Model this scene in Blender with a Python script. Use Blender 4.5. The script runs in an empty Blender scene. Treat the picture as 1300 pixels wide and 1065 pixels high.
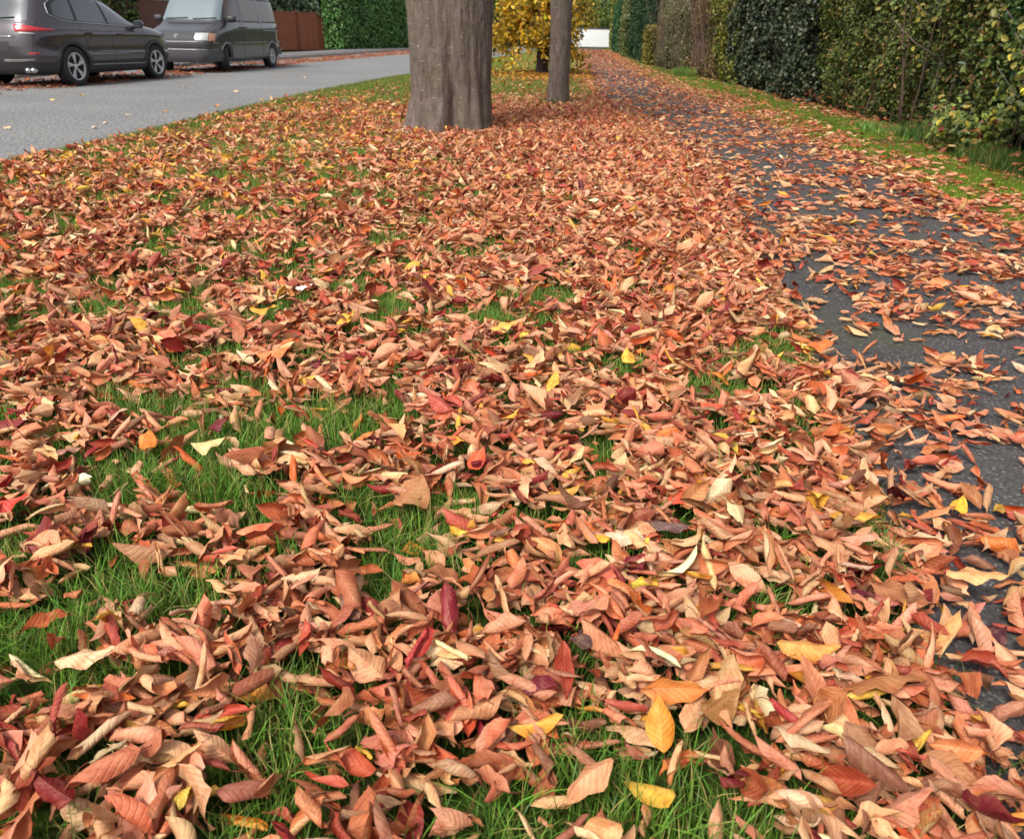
import bpy, math, random
import numpy as np
R = math.radians
random.seed(7); rng = np.random.default_rng(11)
scene = bpy.context.scene
col = scene.collection

# ------------------------------------------------------------------ camera
FPX, TH, CH, ROLL = 977.0, R(24.55), 1.05, R(1.0)
cam_d = bpy.data.cameras.new('camera'); cam = bpy.data.objects.new('camera', cam_d); col.objects.link(cam)
cam.location = (0, 0, CH)
from mathutils import Matrix
cam.rotation_euler = (Matrix.Rotation(R(90) - TH, 3, 'X') @ Matrix.Rotation(ROLL, 3, 'Z')).to_euler()
cam_d.sensor_fit = 'HORIZONTAL'; cam_d.sensor_width = 36; cam_d.lens = 36 * FPX / 1300
cam_d.shift_y = -45 / 1300; cam_d.clip_start = 0.05; cam_d.clip_end = 2000
scene.camera = cam
cam_d.dof.use_dof = True; cam_d.dof.focus_distance = 2.2; cam_d.dof.aperture_fstop = 7.0     # a phone lens
def ground(px, py, z=0.0):
    """point of the ground seen at a spot of the photograph"""
    a = (px - 650) / FPX; b = -(py - 487.5) / FPX; u = a * math.cos(ROLL) - b * math.sin(ROLL); v = a * math.sin(ROLL) + b * math.cos(ROLL)
    d = (u, math.cos(TH) + v * math.sin(TH), -math.sin(TH) + v * math.cos(TH))
    t = (z - CH) / d[2]
    return d[0] * t, d[1] * t
def project(x, y, z):
    fw = y * math.cos(TH) - (z - CH) * math.sin(TH); up = y * math.sin(TH) + (z - CH) * math.cos(TH)
    u, v = x / fw, up / fw
    return 650 + FPX * (u * math.cos(ROLL) + v * math.sin(ROLL)), 487.5 - FPX * (v * math.cos(ROLL) - u * math.sin(ROLL)), fw

# ------------------------------------------------------------------ light
SUN_EL, SUN_ROT = R(52), R(215)
w = bpy.data.worlds.new('World'); scene.world = w; w.use_nodes = True
nt = w.node_tree; bg = nt.nodes['Background']
sky = nt.nodes.new('ShaderNodeTexSky'); sky.sky_type = 'NISHITA'; sky.sun_disc = False
sky.sun_elevation = SUN_EL; sky.sun_rotation = SUN_ROT; sky.dust_density = 4.0; sky.air_density = 1.0
hs = nt.nodes.new('ShaderNodeHueSaturation'); hs.inputs['Saturation'].default_value = 0.3
nt.links.new(sky.outputs[0], hs.inputs['Color']); nt.links.new(hs.outputs[0], bg.inputs[0])
bg.inputs[1].default_value = 0.11
sd = bpy.data.lights.new('sun', 'SUN'); sd.energy = 1.5; sd.angle = R(14); sd.color = (1, 0.95, 0.87)
so = bpy.data.objects.new('sun', sd); col.objects.link(so)
# Nishita sun direction: rotation measured clockwise from +Y
az = SUN_ROT
so.rotation_euler = (R(90) - SUN_EL, 0, math.pi - az)
scene.view_settings.view_transform = 'Standard'; scene.view_settings.look = 'None'
scene.view_settings.exposure = 0.93; scene.view_settings.gamma = 1.0

# ------------------------------------------------------------------ helpers
def S(r, g, b):
    f = lambda c: (c / 255 / 12.92) if c / 255 <= 0.04045 else ((c / 255 + 0.055) / 1.055) ** 2.4
    return np.array([f(r), f(g), f(b)])
def tag(o, label=None, cat=None, group=None, kind=None):
    if label: o['label'] = label
    if cat: o['category'] = cat
    if group: o['group'] = group
    if kind: o['kind'] = kind
    return o
def empty(name, loc=(0, 0, 0), rz=0.0):
    o = bpy.data.objects.new(name, None); col.objects.link(o); o.location = loc; o.rotation_euler = (0, 0, rz)
    o.empty_display_size = .2
    return o
def link(name, me, mat=None, parent=None):
    o = bpy.data.objects.new(name, me); col.objects.link(o)
    if mat: me.materials.append(mat)
    if parent: o.parent = parent
    return o
def np_mesh(name, V, F, smooth=True, colr=None, luv=None):
    V = np.asarray(V, dtype=np.float32).reshape(-1, 3); F = np.asarray(F, dtype=np.int32)
    k = F.shape[1]
    me = bpy.data.meshes.new(name)
    me.vertices.add(len(V)); me.vertices.foreach_set('co', V.ravel())
    me.loops.add(F.size); me.loops.foreach_set('vertex_index', F.ravel())
    me.polygons.add(len(F)); me.polygons.foreach_set('loop_start', np.arange(len(F), dtype=np.int32) * k)
    me.polygons.foreach_set('use_smooth', np.full(len(F), smooth, dtype=bool))
    me.update(calc_edges=True)
    if colr is not None:
        a = me.attributes.new('col', 'FLOAT_COLOR', 'POINT')
        c = np.ones((len(V), 4), dtype=np.float32); c[:, :3] = np.asarray(colr).reshape(-1, 3); a.data.foreach_set('color', c.ravel())
    if luv is not None:
        a = me.attributes.new('luv', 'FLOAT_VECTOR', 'POINT'); a.data.foreach_set('vector', np.asarray(luv, dtype=np.float32).ravel())
    return me
class MB:
    """collects quads / polygons for one mesh"""
    def __init__(s): s.v = []; s.f = []
    def grid(s, P, closed_u=False, closed_v=False):
        nu, nv = len(P), len(P[0]); b = len(s.v)
        for row in P: s.v += [tuple(p) for p in row]
        for i in range(nu if closed_u else nu - 1):
            for j in range(nv if closed_v else nv - 1):
                i2 = (i + 1) % nu; j2 = (j + 1) % nv
                s.f.append((b + i * nv + j, b + i2 * nv + j, b + i2 * nv + j2, b + i * nv + j2))
        return s
    def box(s, c, d, rz=0.0, bev=0.0):
        x, y, z = [a / 2 for a in d]; b = len(s.v); ca, sa = math.cos(rz), math.sin(rz)
        e = min(bev, x * .9, y * .9, z * .9)
        if e <= 0:
            for zz in (-z, z):
                for (xx, yy) in ((-x, -y), (x, -y), (x, y), (-x, y)):
                    s.v.append((c[0] + xx * ca - yy * sa, c[1] + xx * sa + yy * ca, c[2] + zz))
            s.f += [(b + 3, b + 2, b + 1, b), (b + 4, b + 5, b + 6, b + 7)] + [(b + i, b + (i + 1) % 4, b + 4 + (i + 1) % 4, b + 4 + i) for i in range(4)]
            return s
        rings = []
        for zz, k in ((-z, e), (-z + e, 0), (z - e, 0), (z, e)):
            ring = []
            for (sx, sy) in ((-1, -1), (1, -1), (1, 1), (-1, 1)):
                pts = [(sx * (x - k), sy * (y - k - e)), (sx * (x - k - e), sy * (y - k))] if k == 0 else [(sx * (x - e), sy * (y - 2 * e)), (sx * (x - 2 * e), sy * (y - e))]
                if sx * sy > 0: pts = pts[::-1]
                ring += [(c[0] + p * ca - q * sa, c[1] + p * sa + q * ca, c[2] + zz) for p, q in pts]
            rings.append(ring)
        s.grid(rings, closed_v=True); n = 8
        s.f.append(tuple(b + i for i in range(n))[::-1]); s.f.append(tuple(b + 3 * n + i for i in range(n)))
        return s
    def tube(s, pts, rad, n=8, cap=True):
        rows = []; pts = [np.array(p, float) for p in pts]
        if not hasattr(rad, '__len__'): rad = [rad] * len(pts)
        ref = np.array([0.13, 0.21, 1.0])
        for i, p in enumerate(pts):
            t = pts[min(i + 1, len(pts) - 1)] - pts[max(i - 1, 0)]; t = t / (np.linalg.norm(t) + 1e-9)
            r = ref if abs(t @ ref) < .95 else np.array([1., .1, 0])
            a = np.cross(t, r); a /= np.linalg.norm(a); b2 = np.cross(t, a)
            rows.append([p + rad[i] * (math.cos(q) * a + math.sin(q) * b2) for q in np.linspace(0, 2 * math.pi, n, endpoint=False)])
        b = len(s.v); s.grid(rows, closed_v=True)
        if cap:
            s.f.append(tuple(b + i for i in range(n))); m = b + (len(rows) - 1) * n; s.f.append(tuple(m + i for i in range(n))[::-1])
        return s
    def lathe(s, prof, n=32, axis='y', c=(0, 0, 0)):
        rows = []
        for r, h in prof:
            row = []
            for q in np.linspace(0, 2 * math.pi, n, endpoint=False):
                if axis == 'y': row.append((c[0] + r * math.cos(q), c[1] + h, c[2] + r * math.sin(q)))
                else: row.append((c[0] + r * math.cos(q), c[1] + r * math.sin(q), c[2] + h))
            rows.append(row)
        s.grid(rows, closed_v=True); return s
    def build(s, name, mat, parent=None, smooth=True, auto=None):
        me = bpy.data.meshes.new(name); me.from_pydata([tuple(map(float, p)) for p in s.v], [], s.f)
        for p in me.polygons: p.use_smooth = smooth
        if smooth and auto is not None:
            me.set_sharp_from_angle(angle=R(auto))
        return link(name, me, mat, parent)

def vnoise(x, y, scale, seed):
    x = np.asarray(x, float) / scale + 1000; y = np.asarray(y, float) / scale + 1000
    xi = np.floor(x).astype(np.int64); yi = np.floor(y).astype(np.int64); fx = x - xi; fy = y - yi
    def h(a, b):
        n = (a * 374761393 + b * 668265263 + seed * 974711) & 0x7fffffff
        n = ((n ^ (n >> 13)) * 1274126177) & 0x7fffffff
        return ((n ^ (n >> 16)) & 0xffff) / 65535.0
    fx = fx * fx * (3 - 2 * fx); fy = fy * fy * (3 - 2 * fy)
    return (h(xi, yi) * (1 - fx) + h(xi + 1, yi) * fx) * (1 - fy) + (h(xi, yi + 1) * (1 - fx) + h(xi + 1, yi + 1) * fx) * fy
def sstep(a, b, x):
    t = np.clip((np.asarray(x, float) - a) / (b - a), 0, 1); return t * t * (3 - 2 * t)

# ------------------------------------------------------------------ materials
def newmat(name):
    m = bpy.data.materials.new(name); m.use_nodes = True
    return m, m.node_tree.nodes, m.node_tree.links, m.node_tree.nodes['Principled BSDF']
def simple(name, c, rough=.5, metal=0.0, spec=.5, coat=0.0, noise=0.0, nscale=8.0, bump=0.0):
    m, N, L, P = newmat(name)
    P.inputs['Base Color'].default_value = (*[float(v) for v in c], 1); P.inputs['Roughness'].default_value = rough
    P.inputs['Metallic'].default_value = metal; P.inputs['Specular IOR Level'].default_value = spec
    P.inputs['Coat Weight'].default_value = coat; P.inputs['Coat Roughness'].default_value = .04
    if noise or bump:
        tc = N.new('ShaderNodeTexCoord'); n = N.new('ShaderNodeTexNoise'); n.inputs['Scale'].default_value = nscale; n.inputs['Detail'].default_value = 6
        L.new(tc.outputs['Object'], n.inputs['Vector'])
        if noise:
            mx = N.new('ShaderNodeMix'); mx.data_type = 'RGBA'
            mx.inputs[6].default_value = (*[float(v * (1 - noise)) for v in c], 1); mx.inputs[7].default_value = (*[float(min(1, v * (1 + noise))) for v in c], 1)
            L.new(n.outputs['Fac'], mx.inputs[0]); L.new(mx.outputs[2], P.inputs['Base Color'])
        if bump:
            b = N.new('ShaderNodeBump'); b.inputs['Strength'].default_value = bump; b.inputs['Distance'].default_value = .01
            L.new(n.outputs['Fac'], b.inputs['Height']); L.new(b.outputs[0], P.inputs['Normal'])
    return m
def node_math(N, L, op, a, b=None, c=None):
    n = N.new('ShaderNodeMath'); n.operation = op
    for i, v in enumerate((a, b, c)):
        if v is None: continue
        if isinstance(v, (int, float)): n.inputs[i].default_value = v
        else: L.new(v, n.inputs[i])
    return n.outputs[0]
def mixc(N, L, fac, a, b, mode='MIX'):
    n = N.new('ShaderNodeMix'); n.data_type = 'RGBA'; n.blend_type = mode
    for i, v in ((0, fac), (6, a), (7, b)):
        if isinstance(v, (int, float)): n.inputs[i].default_value = v
        elif isinstance(v, (tuple, list, np.ndarray)): n.inputs[i].default_value = (*[float(q) for q in v[:3]], 1)
        else: L.new(v, n.inputs[i])
    return n.outputs[2]
def ramp(N, L, src, a, b):
    n = N.new('ShaderNodeMapRange'); n.inputs[1].default_value = a; n.inputs[2].default_value = b; L.new(src, n.inputs[0]); return n.outputs[0]

def litter_material():
    m, N, L, P = newmat('dry_leaf')
    at = N.new('ShaderNodeAttribute'); at.attribute_name = 'col'
    lu = N.new('ShaderNodeAttribute'); lu.attribute_name = 'luv'
    sp = N.new('ShaderNodeSeparateXYZ'); L.new(lu.outputs['Vector'], sp.inputs[0]); u, v, r = sp.outputs
    M = lambda op, a, b=None, c=None: node_math(N, L, op, a, b, c)
    au = M('ABSOLUTE', u)
    ph = M('MULTIPLY', M('SUBTRACT', v, M('MULTIPLY', au, .22)), 2 * math.pi * 9)
    sv = M('POWER', M('ADD', M('MULTIPLY', M('SINE', ph), .5), .5), 6.0)
    mid = M('SUBTRACT', 1.0, M('MINIMUM', M('MULTIPLY', au, 12.0), 1.0))
    cx = N.new('ShaderNodeCombineXYZ'); L.new(u, cx.inputs[0]); L.new(M('MULTIPLY', v, 2.4), cx.inputs[1]); L.new(M('MULTIPLY', r, 91.0), cx.inputs[2])
    n1 = N.new('ShaderNodeTexNoise'); n1.inputs['Scale'].default_value = 1.6; n1.inputs['Detail'].default_value = 5; L.new(cx.outputs[0], n1.inputs['Vector'])
    n2 = N.new('ShaderNodeTexNoise'); n2.inputs['Scale'].default_value = 14; n2.inputs['Detail'].default_value = 3; L.new(cx.outputs[0], n2.inputs['Vector'])
    base = at.outputs['Color']
    c = mixc(N, L, M('MULTIPLY', ramp(N, L, n1.outputs['Fac'], .44, .70), .75), base, mixc(N, L, 1.0, base, (.66, .40, .30), 'MULTIPLY'))
    c = mixc(N, L, M('MULTIPLY', ramp(N, L, n1.outputs['Fac'], .48, .25), .35), c, mixc(N, L, .5, c, S(238, 190, 140)))
    c = mixc(N, L, M('MULTIPLY', sv, .13), c, mixc(N, L, 1.0, c, (.62, .42, .36), 'MULTIPLY'))
    c = mixc(N, L, M('MULTIPLY', mid, .32), c, mixc(N, L, .5, c, S(225, 150, 110)))
    c = mixc(N, L, M('MULTIPLY', ramp(N, L, n2.outputs['Fac'], .60, .68), .6), c, mixc(N, L, 1.0, c, (.45, .25, .18), 'MULTIPLY'))
    geo = N.new('ShaderNodeNewGeometry')
    inner = mixc(N, L, 1.0, c, (.88, .65, .52), 'MULTIPLY')         # upper side of a cherry leaf: redder than its pale underside
    c = mixc(N, L, geo.outputs['Backfacing'], c, inner)
    L.new(c, P.inputs['Base Color']); P.inputs['Roughness'].default_value = .5; P.inputs['Specular IOR Level'].default_value = .35
    b = N.new('ShaderNodeBump'); b.inputs['Strength'].default_value = .5; b.inputs['Distance'].default_value = .0015
    hgt = M('ADD', M('ADD', M('MULTIPLY', sv, -1.0), M('MULTIPLY', mid, 1.2)), M('MULTIPLY', n2.outputs['Fac'], .8)); L.new(hgt, b.inputs['Height']); L.new(b.outputs[0], P.inputs['Normal'])
    tr = N.new('ShaderNodeBsdfTranslucent'); L.new(c, tr.inputs[0]); mx = N.new('ShaderNodeMixShader'); mx.inputs[0].default_value = .10
    L.new(P.outputs[0], mx.inputs[1]); L.new(tr.outputs[0], mx.inputs[2]); L.new(mx.outputs[0], N['Material Output'].inputs[0])
    return m
def foliage_material(name, rough=.45, trans=.22, spec=.4):
    m, N, L, P = newmat(name)
    at = N.new('ShaderNodeAttribute'); at.attribute_name = 'col'
    L.new(at.outputs['Color'], P.inputs['Base Color']); P.inputs['Roughness'].default_value = rough; P.inputs['Specular IOR Level'].default_value = spec
    tr = N.new('ShaderNodeBsdfTranslucent'); L.new(at.outputs['Color'], tr.inputs[0]); mx = N.new('ShaderNodeMixShader'); mx.inputs[0].default_value = trans
    L.new(P.outputs[0], mx.inputs[1]); L.new(tr.outputs[0], mx.inputs[2]); L.new(mx.outputs[0], N['Material Output'].inputs[0])
    return m
def bark_material():
    m, N, L, P = newmat('cherry_bark')
    tc = N.new('ShaderNodeTexCoord'); M = lambda op, a, b=None, c=None: node_math(N, L, op, a, b, c)
    def mapped(sc):
        mp = N.new('ShaderNodeMapping'); mp.inputs['Scale'].default_value = sc; L.new(tc.outputs['Object'], mp.inputs[0]); return mp.outputs[0]
    n1 = N.new('ShaderNodeTexNoise'); n1.inputs['Scale'].default_value = 9; n1.inputs['Detail'].default_value = 9; n1.inputs['Roughness'].default_value = .7; n1.inputs['Distortion'].default_value = .6; L.new(mapped((2.2, 2.2, .55)), n1.inputs['Vector'])
    n2 = N.new('ShaderNodeTexNoise'); n2.inputs['Scale'].default_value = 3.2; n2.inputs['Detail'].default_value = 8; L.new(mapped((1, 1, 1)), n2.inputs['Vector'])
    n3 = N.new('ShaderNodeTexNoise'); n3.inputs['Scale'].default_value = 24; n3.inputs['Detail'].default_value = 4; n3.inputs['Roughness'].default_value = .6; L.new(mapped((.8, .8, 3.2)), n3.inputs['Vector'])
    n4 = N.new('ShaderNodeTexNoise'); n4.inputs['Scale'].default_value = 60; n4.inputs['Detail'].default_value = 4; L.new(mapped((1, 1, 1)), n4.inputs['Vector'])
    c = mixc(N, L, ramp(N, L, n1.outputs['Fac'], .36, .64), S(84, 70, 64), S(128, 115, 107))
    c = mixc(N, L, M('MULTIPLY', ramp(N, L, n2.outputs['Fac'], .46, .66), .55), c, S(104, 98, 78))     # algae
    c = mixc(N, L, M('MULTIPLY', ramp(N, L, n3.outputs['Fac'], .64, .70), .7), c, S(185, 176, 160))      # lichen and lenticels
    c = mixc(N, L, M('MULTIPLY', ramp(N, L, n4.outputs['Fac'], .45, .75), .3), c, S(60, 48, 44))
    L.new(c, P.inputs['Base Color']); P.inputs['Roughness'].default_value = .85; P.inputs['Specular IOR Level'].default_value = .2
    b = N.new('ShaderNodeBump'); b.inputs['Strength'].default_value = .9; b.inputs['Distance'].default_value = .016
    L.new(M('ADD', M('ADD', n1.outputs['Fac'], M('MULTIPLY', n3.outputs['Fac'], .5)), M('MULTIPLY', n4.outputs['Fac'], .25)), b.inputs['Height']); L.new(b.outputs[0], P.inputs['Normal'])
    return m
def tarmac_material(name, c0, c1, grain, patch, moss=0.0, rough=.85):
    m, N, L, P = newmat(name); M = lambda op, a, b=None, c=None: node_math(N, L, op, a, b, c)
    tc = N.new('ShaderNodeTexCoord')
    n1 = N.new('ShaderNodeTexNoise'); n1.inputs['Scale'].default_value = grain; n1.inputs['Detail'].default_value = 3; n1.inputs['Roughness'].default_value = .7; L.new(tc.outputs['Object'], n1.inputs['Vector'])
    n2 = N.new('ShaderNodeTexNoise'); n2.inputs['Scale'].default_value = patch; n2.inputs['Detail'].default_value = 7; L.new(tc.outputs['Object'], n2.inputs['Vector'])
    v = N.new('ShaderNodeTexVoronoi'); v.inputs['Scale'].default_value = grain * 1.3; L.new(tc.outputs['Object'], v.inputs['Vector'])
    c = mixc(N, L, ramp(N, L, n1.outputs['Fac'], .38, .62), c0, c1)
    c = mixc(N, L, M('MULTIPLY', ramp(N, L, n2.outputs['Fac'], .35, .7), .6), c, mixc(N, L, 1.0, c, (.62, .62, .64), 'MULTIPLY'))
    sepc = N.new('ShaderNodeSeparateColor'); L.new(v.outputs['Color'], sepc.inputs[0])
    c = mixc(N, L, M('MULTIPLY', ramp(N, L, sepc.outputs[0], .86, .98), .3), c, (.4, .39, .37))
    if moss:
        n3 = N.new('ShaderNodeTexNoise'); n3.inputs['Scale'].default_value = 1.1; n3.inputs['Detail'].default_value = 8; L.new(tc.outputs['Object'], n3.inputs['Vector'])
        c = mixc(N, L, M('MULTIPLY', ramp(N, L, n3.outputs['Fac'], .56, .72), moss), c, S(70, 78, 45))
    L.new(c, P.inputs['Base Color']); P.inputs['Roughness'].default_value = rough; P.inputs['Specular IOR Level'].default_value = .3
    b = N.new('ShaderNodeBump'); b.inputs['Strength'].default_value = .5; b.inputs['Distance'].default_value = .004; L.new(n1.outputs['Fac'], b.inputs['Height']); L.new(b.outputs[0], P.inputs['Normal'])
    return m
def soil_material(name, greens, browns, lo, hi, bump=.01, sc=6.0):
    m, N, L, P = newmat(name); M = lambda op, a, b=None, c=None: node_math(N, L, op, a, b, c)
    tc = N.new('ShaderNodeTexCoord')
    n1 = N.new('ShaderNodeTexNoise'); n1.inputs['Scale'].default_value = sc; n1.inputs['Detail'].default_value = 9; n1.inputs['Roughness'].default_value = .65; L.new(tc.outputs['Object'], n1.inputs['Vector'])
    n2 = N.new('ShaderNodeTexNoise'); n2.inputs['Scale'].default_value = 90; n2.inputs['Detail'].default_value = 5; L.new(tc.outputs['Object'], n2.inputs['Vector'])
    c = mixc(N, L, ramp(N, L, n1.outputs['Fac'], lo, hi), browns, greens)
    c = mixc(N, L, ramp(N, L, n2.outputs['Fac'], .35, .7), mixc(N, L, 1.0, c, (.5, .5, .5), 'MULTIPLY'), c)
    L.new(c, P.inputs['Base Color']); P.inputs['Roughness'].default_value = .95; P.inputs['Specular IOR Level'].default_value = .1
    b = N.new('ShaderNodeBump'); b.inputs['Strength'].default_value = .8; b.inputs['Distance'].default_value = bump; L.new(n2.outputs['Fac'], b.inputs['Height']); L.new(b.outputs[0], P.inputs['Normal'])
    return m
def brick_material(name, c1, c2, mortar, sc, bw=.5, rh=.25):
    m, N, L, P = newmat(name); tc = N.new('ShaderNodeTexCoord'); mp = N.new('ShaderNodeMapping'); mp.inputs['Rotation'].default_value = (R(90), 0, 0)
    b = N.new('ShaderNodeTexBrick'); b.inputs['Scale'].default_value = sc; b.inputs['Color1'].default_value = (*c1, 1); b.inputs['Color2'].default_value = (*c2, 1); b.inputs['Mortar'].default_value = (*mortar, 1)
    L.new(tc.outputs['Object'], mp.inputs[0]); L.new(mp.outputs[0], b.inputs['Vector']); L.new(b.outputs['Color'], P.inputs['Base Color']); P.inputs['Roughness'].default_value = .9
    return m

M_leaf = litter_material()
M_fol = foliage_material('foliage'); M_glossfol = foliage_material('glossy_foliage', .42, .12, .35)
M_grass = foliage_material('grass_blade', .5, .3, .3)
M_bark = bark_material()
M_twig = simple('twig_bark', S(98, 78, 66), .9, noise=.4, nscale=12)
M_greytwig = simple('dry_twig', S(104, 84, 72), .9, noise=.35, nscale=12)
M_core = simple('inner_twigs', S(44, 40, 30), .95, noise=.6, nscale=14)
M_road = tarmac_material('road_chippings', S(76, 76, 77), S(154, 154, 152), 34, .5)
M_path = tarmac_material('path_tarmac', S(56, 54, 54), S(82, 79, 78), 110, .9, moss=.55)
M_pave = tarmac_material('pavement_tarmac', S(98, 94, 98), S(128, 124, 126), 80, .6)
M_verge = soil_material('verge_turf', S(62, 84, 30), S(52, 42, 28), .3, .55)
M_moss = soil_material('moss_turf', S(92, 112, 34), S(70, 62, 38), .36, .52, sc=2.5)
M_ground = soil_material('far_ground', S(66, 84, 36), S(60, 56, 34), .3, .6, sc=1.0)
M_kerb = simple('kerb_stone', S(142, 136, 130), .9, noise=.2, nscale=20, bump=.4)

# ------------------------------------------------------------------ plan of the place (x right, y away, metres)
def pl(ys, xs): return lambda y: np.interp(y, ys, xs)
PATH_L = pl([-4, 1.07, 2.13, 3.2, 4.27, 6.41, 8.53, 13.82, 21.23, 26.56, 35.66, 52.34, 70.84], [0.65, 0.77, 0.99, 1.14, 1.24, 1.36, 1.43, 1.48, 1.77, 2.11, 2.72, 3.8, 5.08])
PATH_R = pl([-4, 3.3, 5.5, 7.7, 11.51, 16.42, 23.95, 29.34, 43.71, 72.99], [2.5, 2.86, 3.13, 3.3, 3.39, 3.55, 3.6, 3.77, 4.89, 7.22])
HEDGE = pl([-4, 3.37, 6.71, 8.39, 11.21, 14.55, 22.31, 32.18, 43.24, 73.73], [3.9, 4.17, 4.33, 4.53, 4.83, 4.94, 5.16, 5.33, 5.85, 7.97])
ROAD_R = pl([-4, 0, 6.28, 7.22, 8.69, 11.14, 14.78, 18.68, 21.64, 34.56, 51.19, 69.26], [-4.8, -4.6, -4.14, -4.03, -3.95, -3.85, -3.62, -3.15, -2.71, -1.24, 0.98, 3.5])
KERB = pl([-8, 17.18, 30.44, 50.79], [-15.0, -10.9, -8.87, -6.34])
LEAF_EDGE = pl([8, 13.19, 16.5, 19.02, 24.59, 29.64, 41.87, 56.91], [-9.2, -8.65, -8.29, -7.93, -7.37, -7.05, -5.32, -3.43])

def strip(name, fa, fb, y0, y1, z, mat, n=60, m=1, crown=0.0, drop=0.0):
    b = MB(); ys = np.linspace(0, 1, n) ** 1.6 * (y1 - y0) + y0
    P = []
    for y in ys:
        xa, xb = float(fa(y)), float(fb(y)); row = []
        for j in range(m + 1):
            t = j / m; zz = z + crown * (4 * t * (1 - t)) ** .5
            row.append((xa + (xb - xa) * t, y, zz))
        if drop: row = [(row[0][0], y, z - drop)] + row + [(row[-1][0], y, z - drop)]
        P.append(row)
    b.grid([r[::1] for r in zip(*P)])
    o = b.build(name, mat, smooth=True)
    return tag(o, kind='structure')
g = MB(); g.grid([[(-900, -100, -.035), (900, -100, -.035)], [(-900, 1500, -.035), (900, 1500, -.035)]][::-1]); tag(g.build('ground', M_ground), kind='structure')
strip('road', KERB, lambda y: ROAD_R(y) + .12, -4, 90, -.026, M_road)
strip('path', lambda y: PATH_L(y) - .02, lambda y: PATH_R(y) + .02, -4, 66, -.004, M_path)
strip('grass_verge', ROAD_R, PATH_L, -4, 66, -.012, M_verge, n=160, m=14, crown=.012, drop=.02)
strip('mossy_strip', PATH_R, lambda y: HEDGE(y) + 1.2, -4, 66, -.01, M_moss, n=120, m=6, crown=.02, drop=.02)
strip('pavement', lambda y: KERB(y) - 2.3, lambda y: KERB(y) - .13, -4, 90, .07, M_pave, drop=.1)
# kerb stones of the far pavement
kb = MB(); ys = np.arange(4, 84, .92)
for y in ys:
    x0, x1 = float(KERB(y)), float(KERB(y + .9)); a = math.atan2(.9, x1 - x0)
    kb.box(((x0 + x1) / 2 - .06, y + .45, .012), (.90, .13, .13), a, .012)
tag(kb.build('kerb', M_kerb, smooth=False), kind='structure')

# ------------------------------------------------------------------ leaves, all in one vectorised shape
def leaf_batch(pos, L_, W_, curl, curl2, bend, skew, roll, pitch, yaw, colr, nu, nv, rip, clampz=None, stalk=False):
    """N curled ovate leaves; returns V (N,k,3), faces, colours, luv"""
    n = len(pos)
    u = np.linspace(-1, 1, nu); v = np.linspace(0, 1, nv)
    U, Vv = np.meshgrid(u, v, indexing='ij'); U = U.ravel(); Vv = Vv.ravel()
    prof = np.sin(np.pi * np.clip(Vv, 0, 1) ** .82) ** .9 * (1 - .45 * sstep(.66, 1.0, Vv)); prof = np.maximum(prof, .015)
    s = U[None, :] * prof[None, :] * (W_[:, None] / 2)
    if nu > 5: s = s * (1 + .035 * np.sin(Vv * 70)[None, :] * (np.abs(U) > .95)[None, :])
    l = (Vv[None, :] - .5) * L_[:, None]
    cs, sn = np.cos(skew)[:, None], np.sin(skew)[:, None]
    a = s * cs - l * sn; b = s * sn + l * cs
    k = np.where(a < 0, curl[:, None], curl2[:, None]); k = np.maximum(np.abs(k), .5)
    kk = k * (1 + .25 * (Vv[None, :] - .5) * rip[:, None])
    ang = np.clip(a * kk, -5.6, 5.6)
    X = np.sin(ang) / kk; Z = (1 - np.cos(ang)) / kk
    kb_ = np.where(np.abs(bend) < .3, .3, bend)[:, None]
    Y = np.sin(b * kb_) / kb_; Z = Z + (1 - np.cos(b * kb_)) / kb_
    Z = Z + rip[:, None] * .0035 * np.sin(Vv[None, :] * 9 + rip[:, None] * 37) * (.3 + np.abs(U)[None, :]) + .0018 * np.sin(Vv[None, :] * 55 + rip[:, None] * 11) * np.abs(U)[None, :]
    loose = np.clip(1.3 - (np.abs(curl) + np.abs(curl2)) * .5 * W_ / 5, 0, 1)                     # open leaves fold on the midrib and cockle at the rim
    Z = Z + (np.abs(rng.normal(0, .42, n)) * loose)[:, None] * np.abs(s) + (loose * L_ * .05)[:, None] * np.sin(Vv[None, :] * 15 + rng.uniform(0, 6.3, n)[:, None]) * U[None, :] ** 2 * np.sign(U)[None, :]
    X = X - X.mean(1, keepdims=True); Y = Y - Y.mean(1, keepdims=True); Z = Z - Z.mean(1, keepdims=True)
    c, s2 = np.cos(roll)[:, None], np.sin(roll)[:, None]; X, Z = X * c + Z * s2, -X * s2 + Z * c
    c, s2 = np.cos(pitch)[:, None], np.sin(pitch)[:, None]; Y, Z = Y * c - Z * s2, Y * s2 + Z * c
    c, s2 = np.cos(yaw)[:, None], np.sin(yaw)[:, None]; X, Y = X * c - Y * s2, X * s2 + Y * c
    Z = Z - Z.min(1, keepdims=True)
    P = np.stack([X + pos[:, 0:1], Y + pos[:, 1:2], Z + pos[:, 2:3]], -1)
    idx = np.arange(nu * nv).reshape(nu, nv)
    f = np.stack([idx[:-1, :-1], idx[:-1, 1:], idx[1:, 1:], idx[1:, :-1]], -1).reshape(-1, 4)
    C = np.repeat(colr[:, None, :], nu * nv, 1)
    rr = rng.random(n)
    LU = np.stack([np.broadcast_to(U, (n, nu * nv)), np.broadcast_to(Vv, (n, nu * nv)), np.repeat(rr[:, None], nu * nv, 1)], -1)
    return P, f, C, LU
def batch_mesh(name, P, f, C, LU):
    n, k, _ = P.shape
    F = (f[None] + (np.arange(n) * k)[:, None, None]).reshape(-1, 4)
    return np_mesh(name, P, F, True, C, LU)
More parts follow.
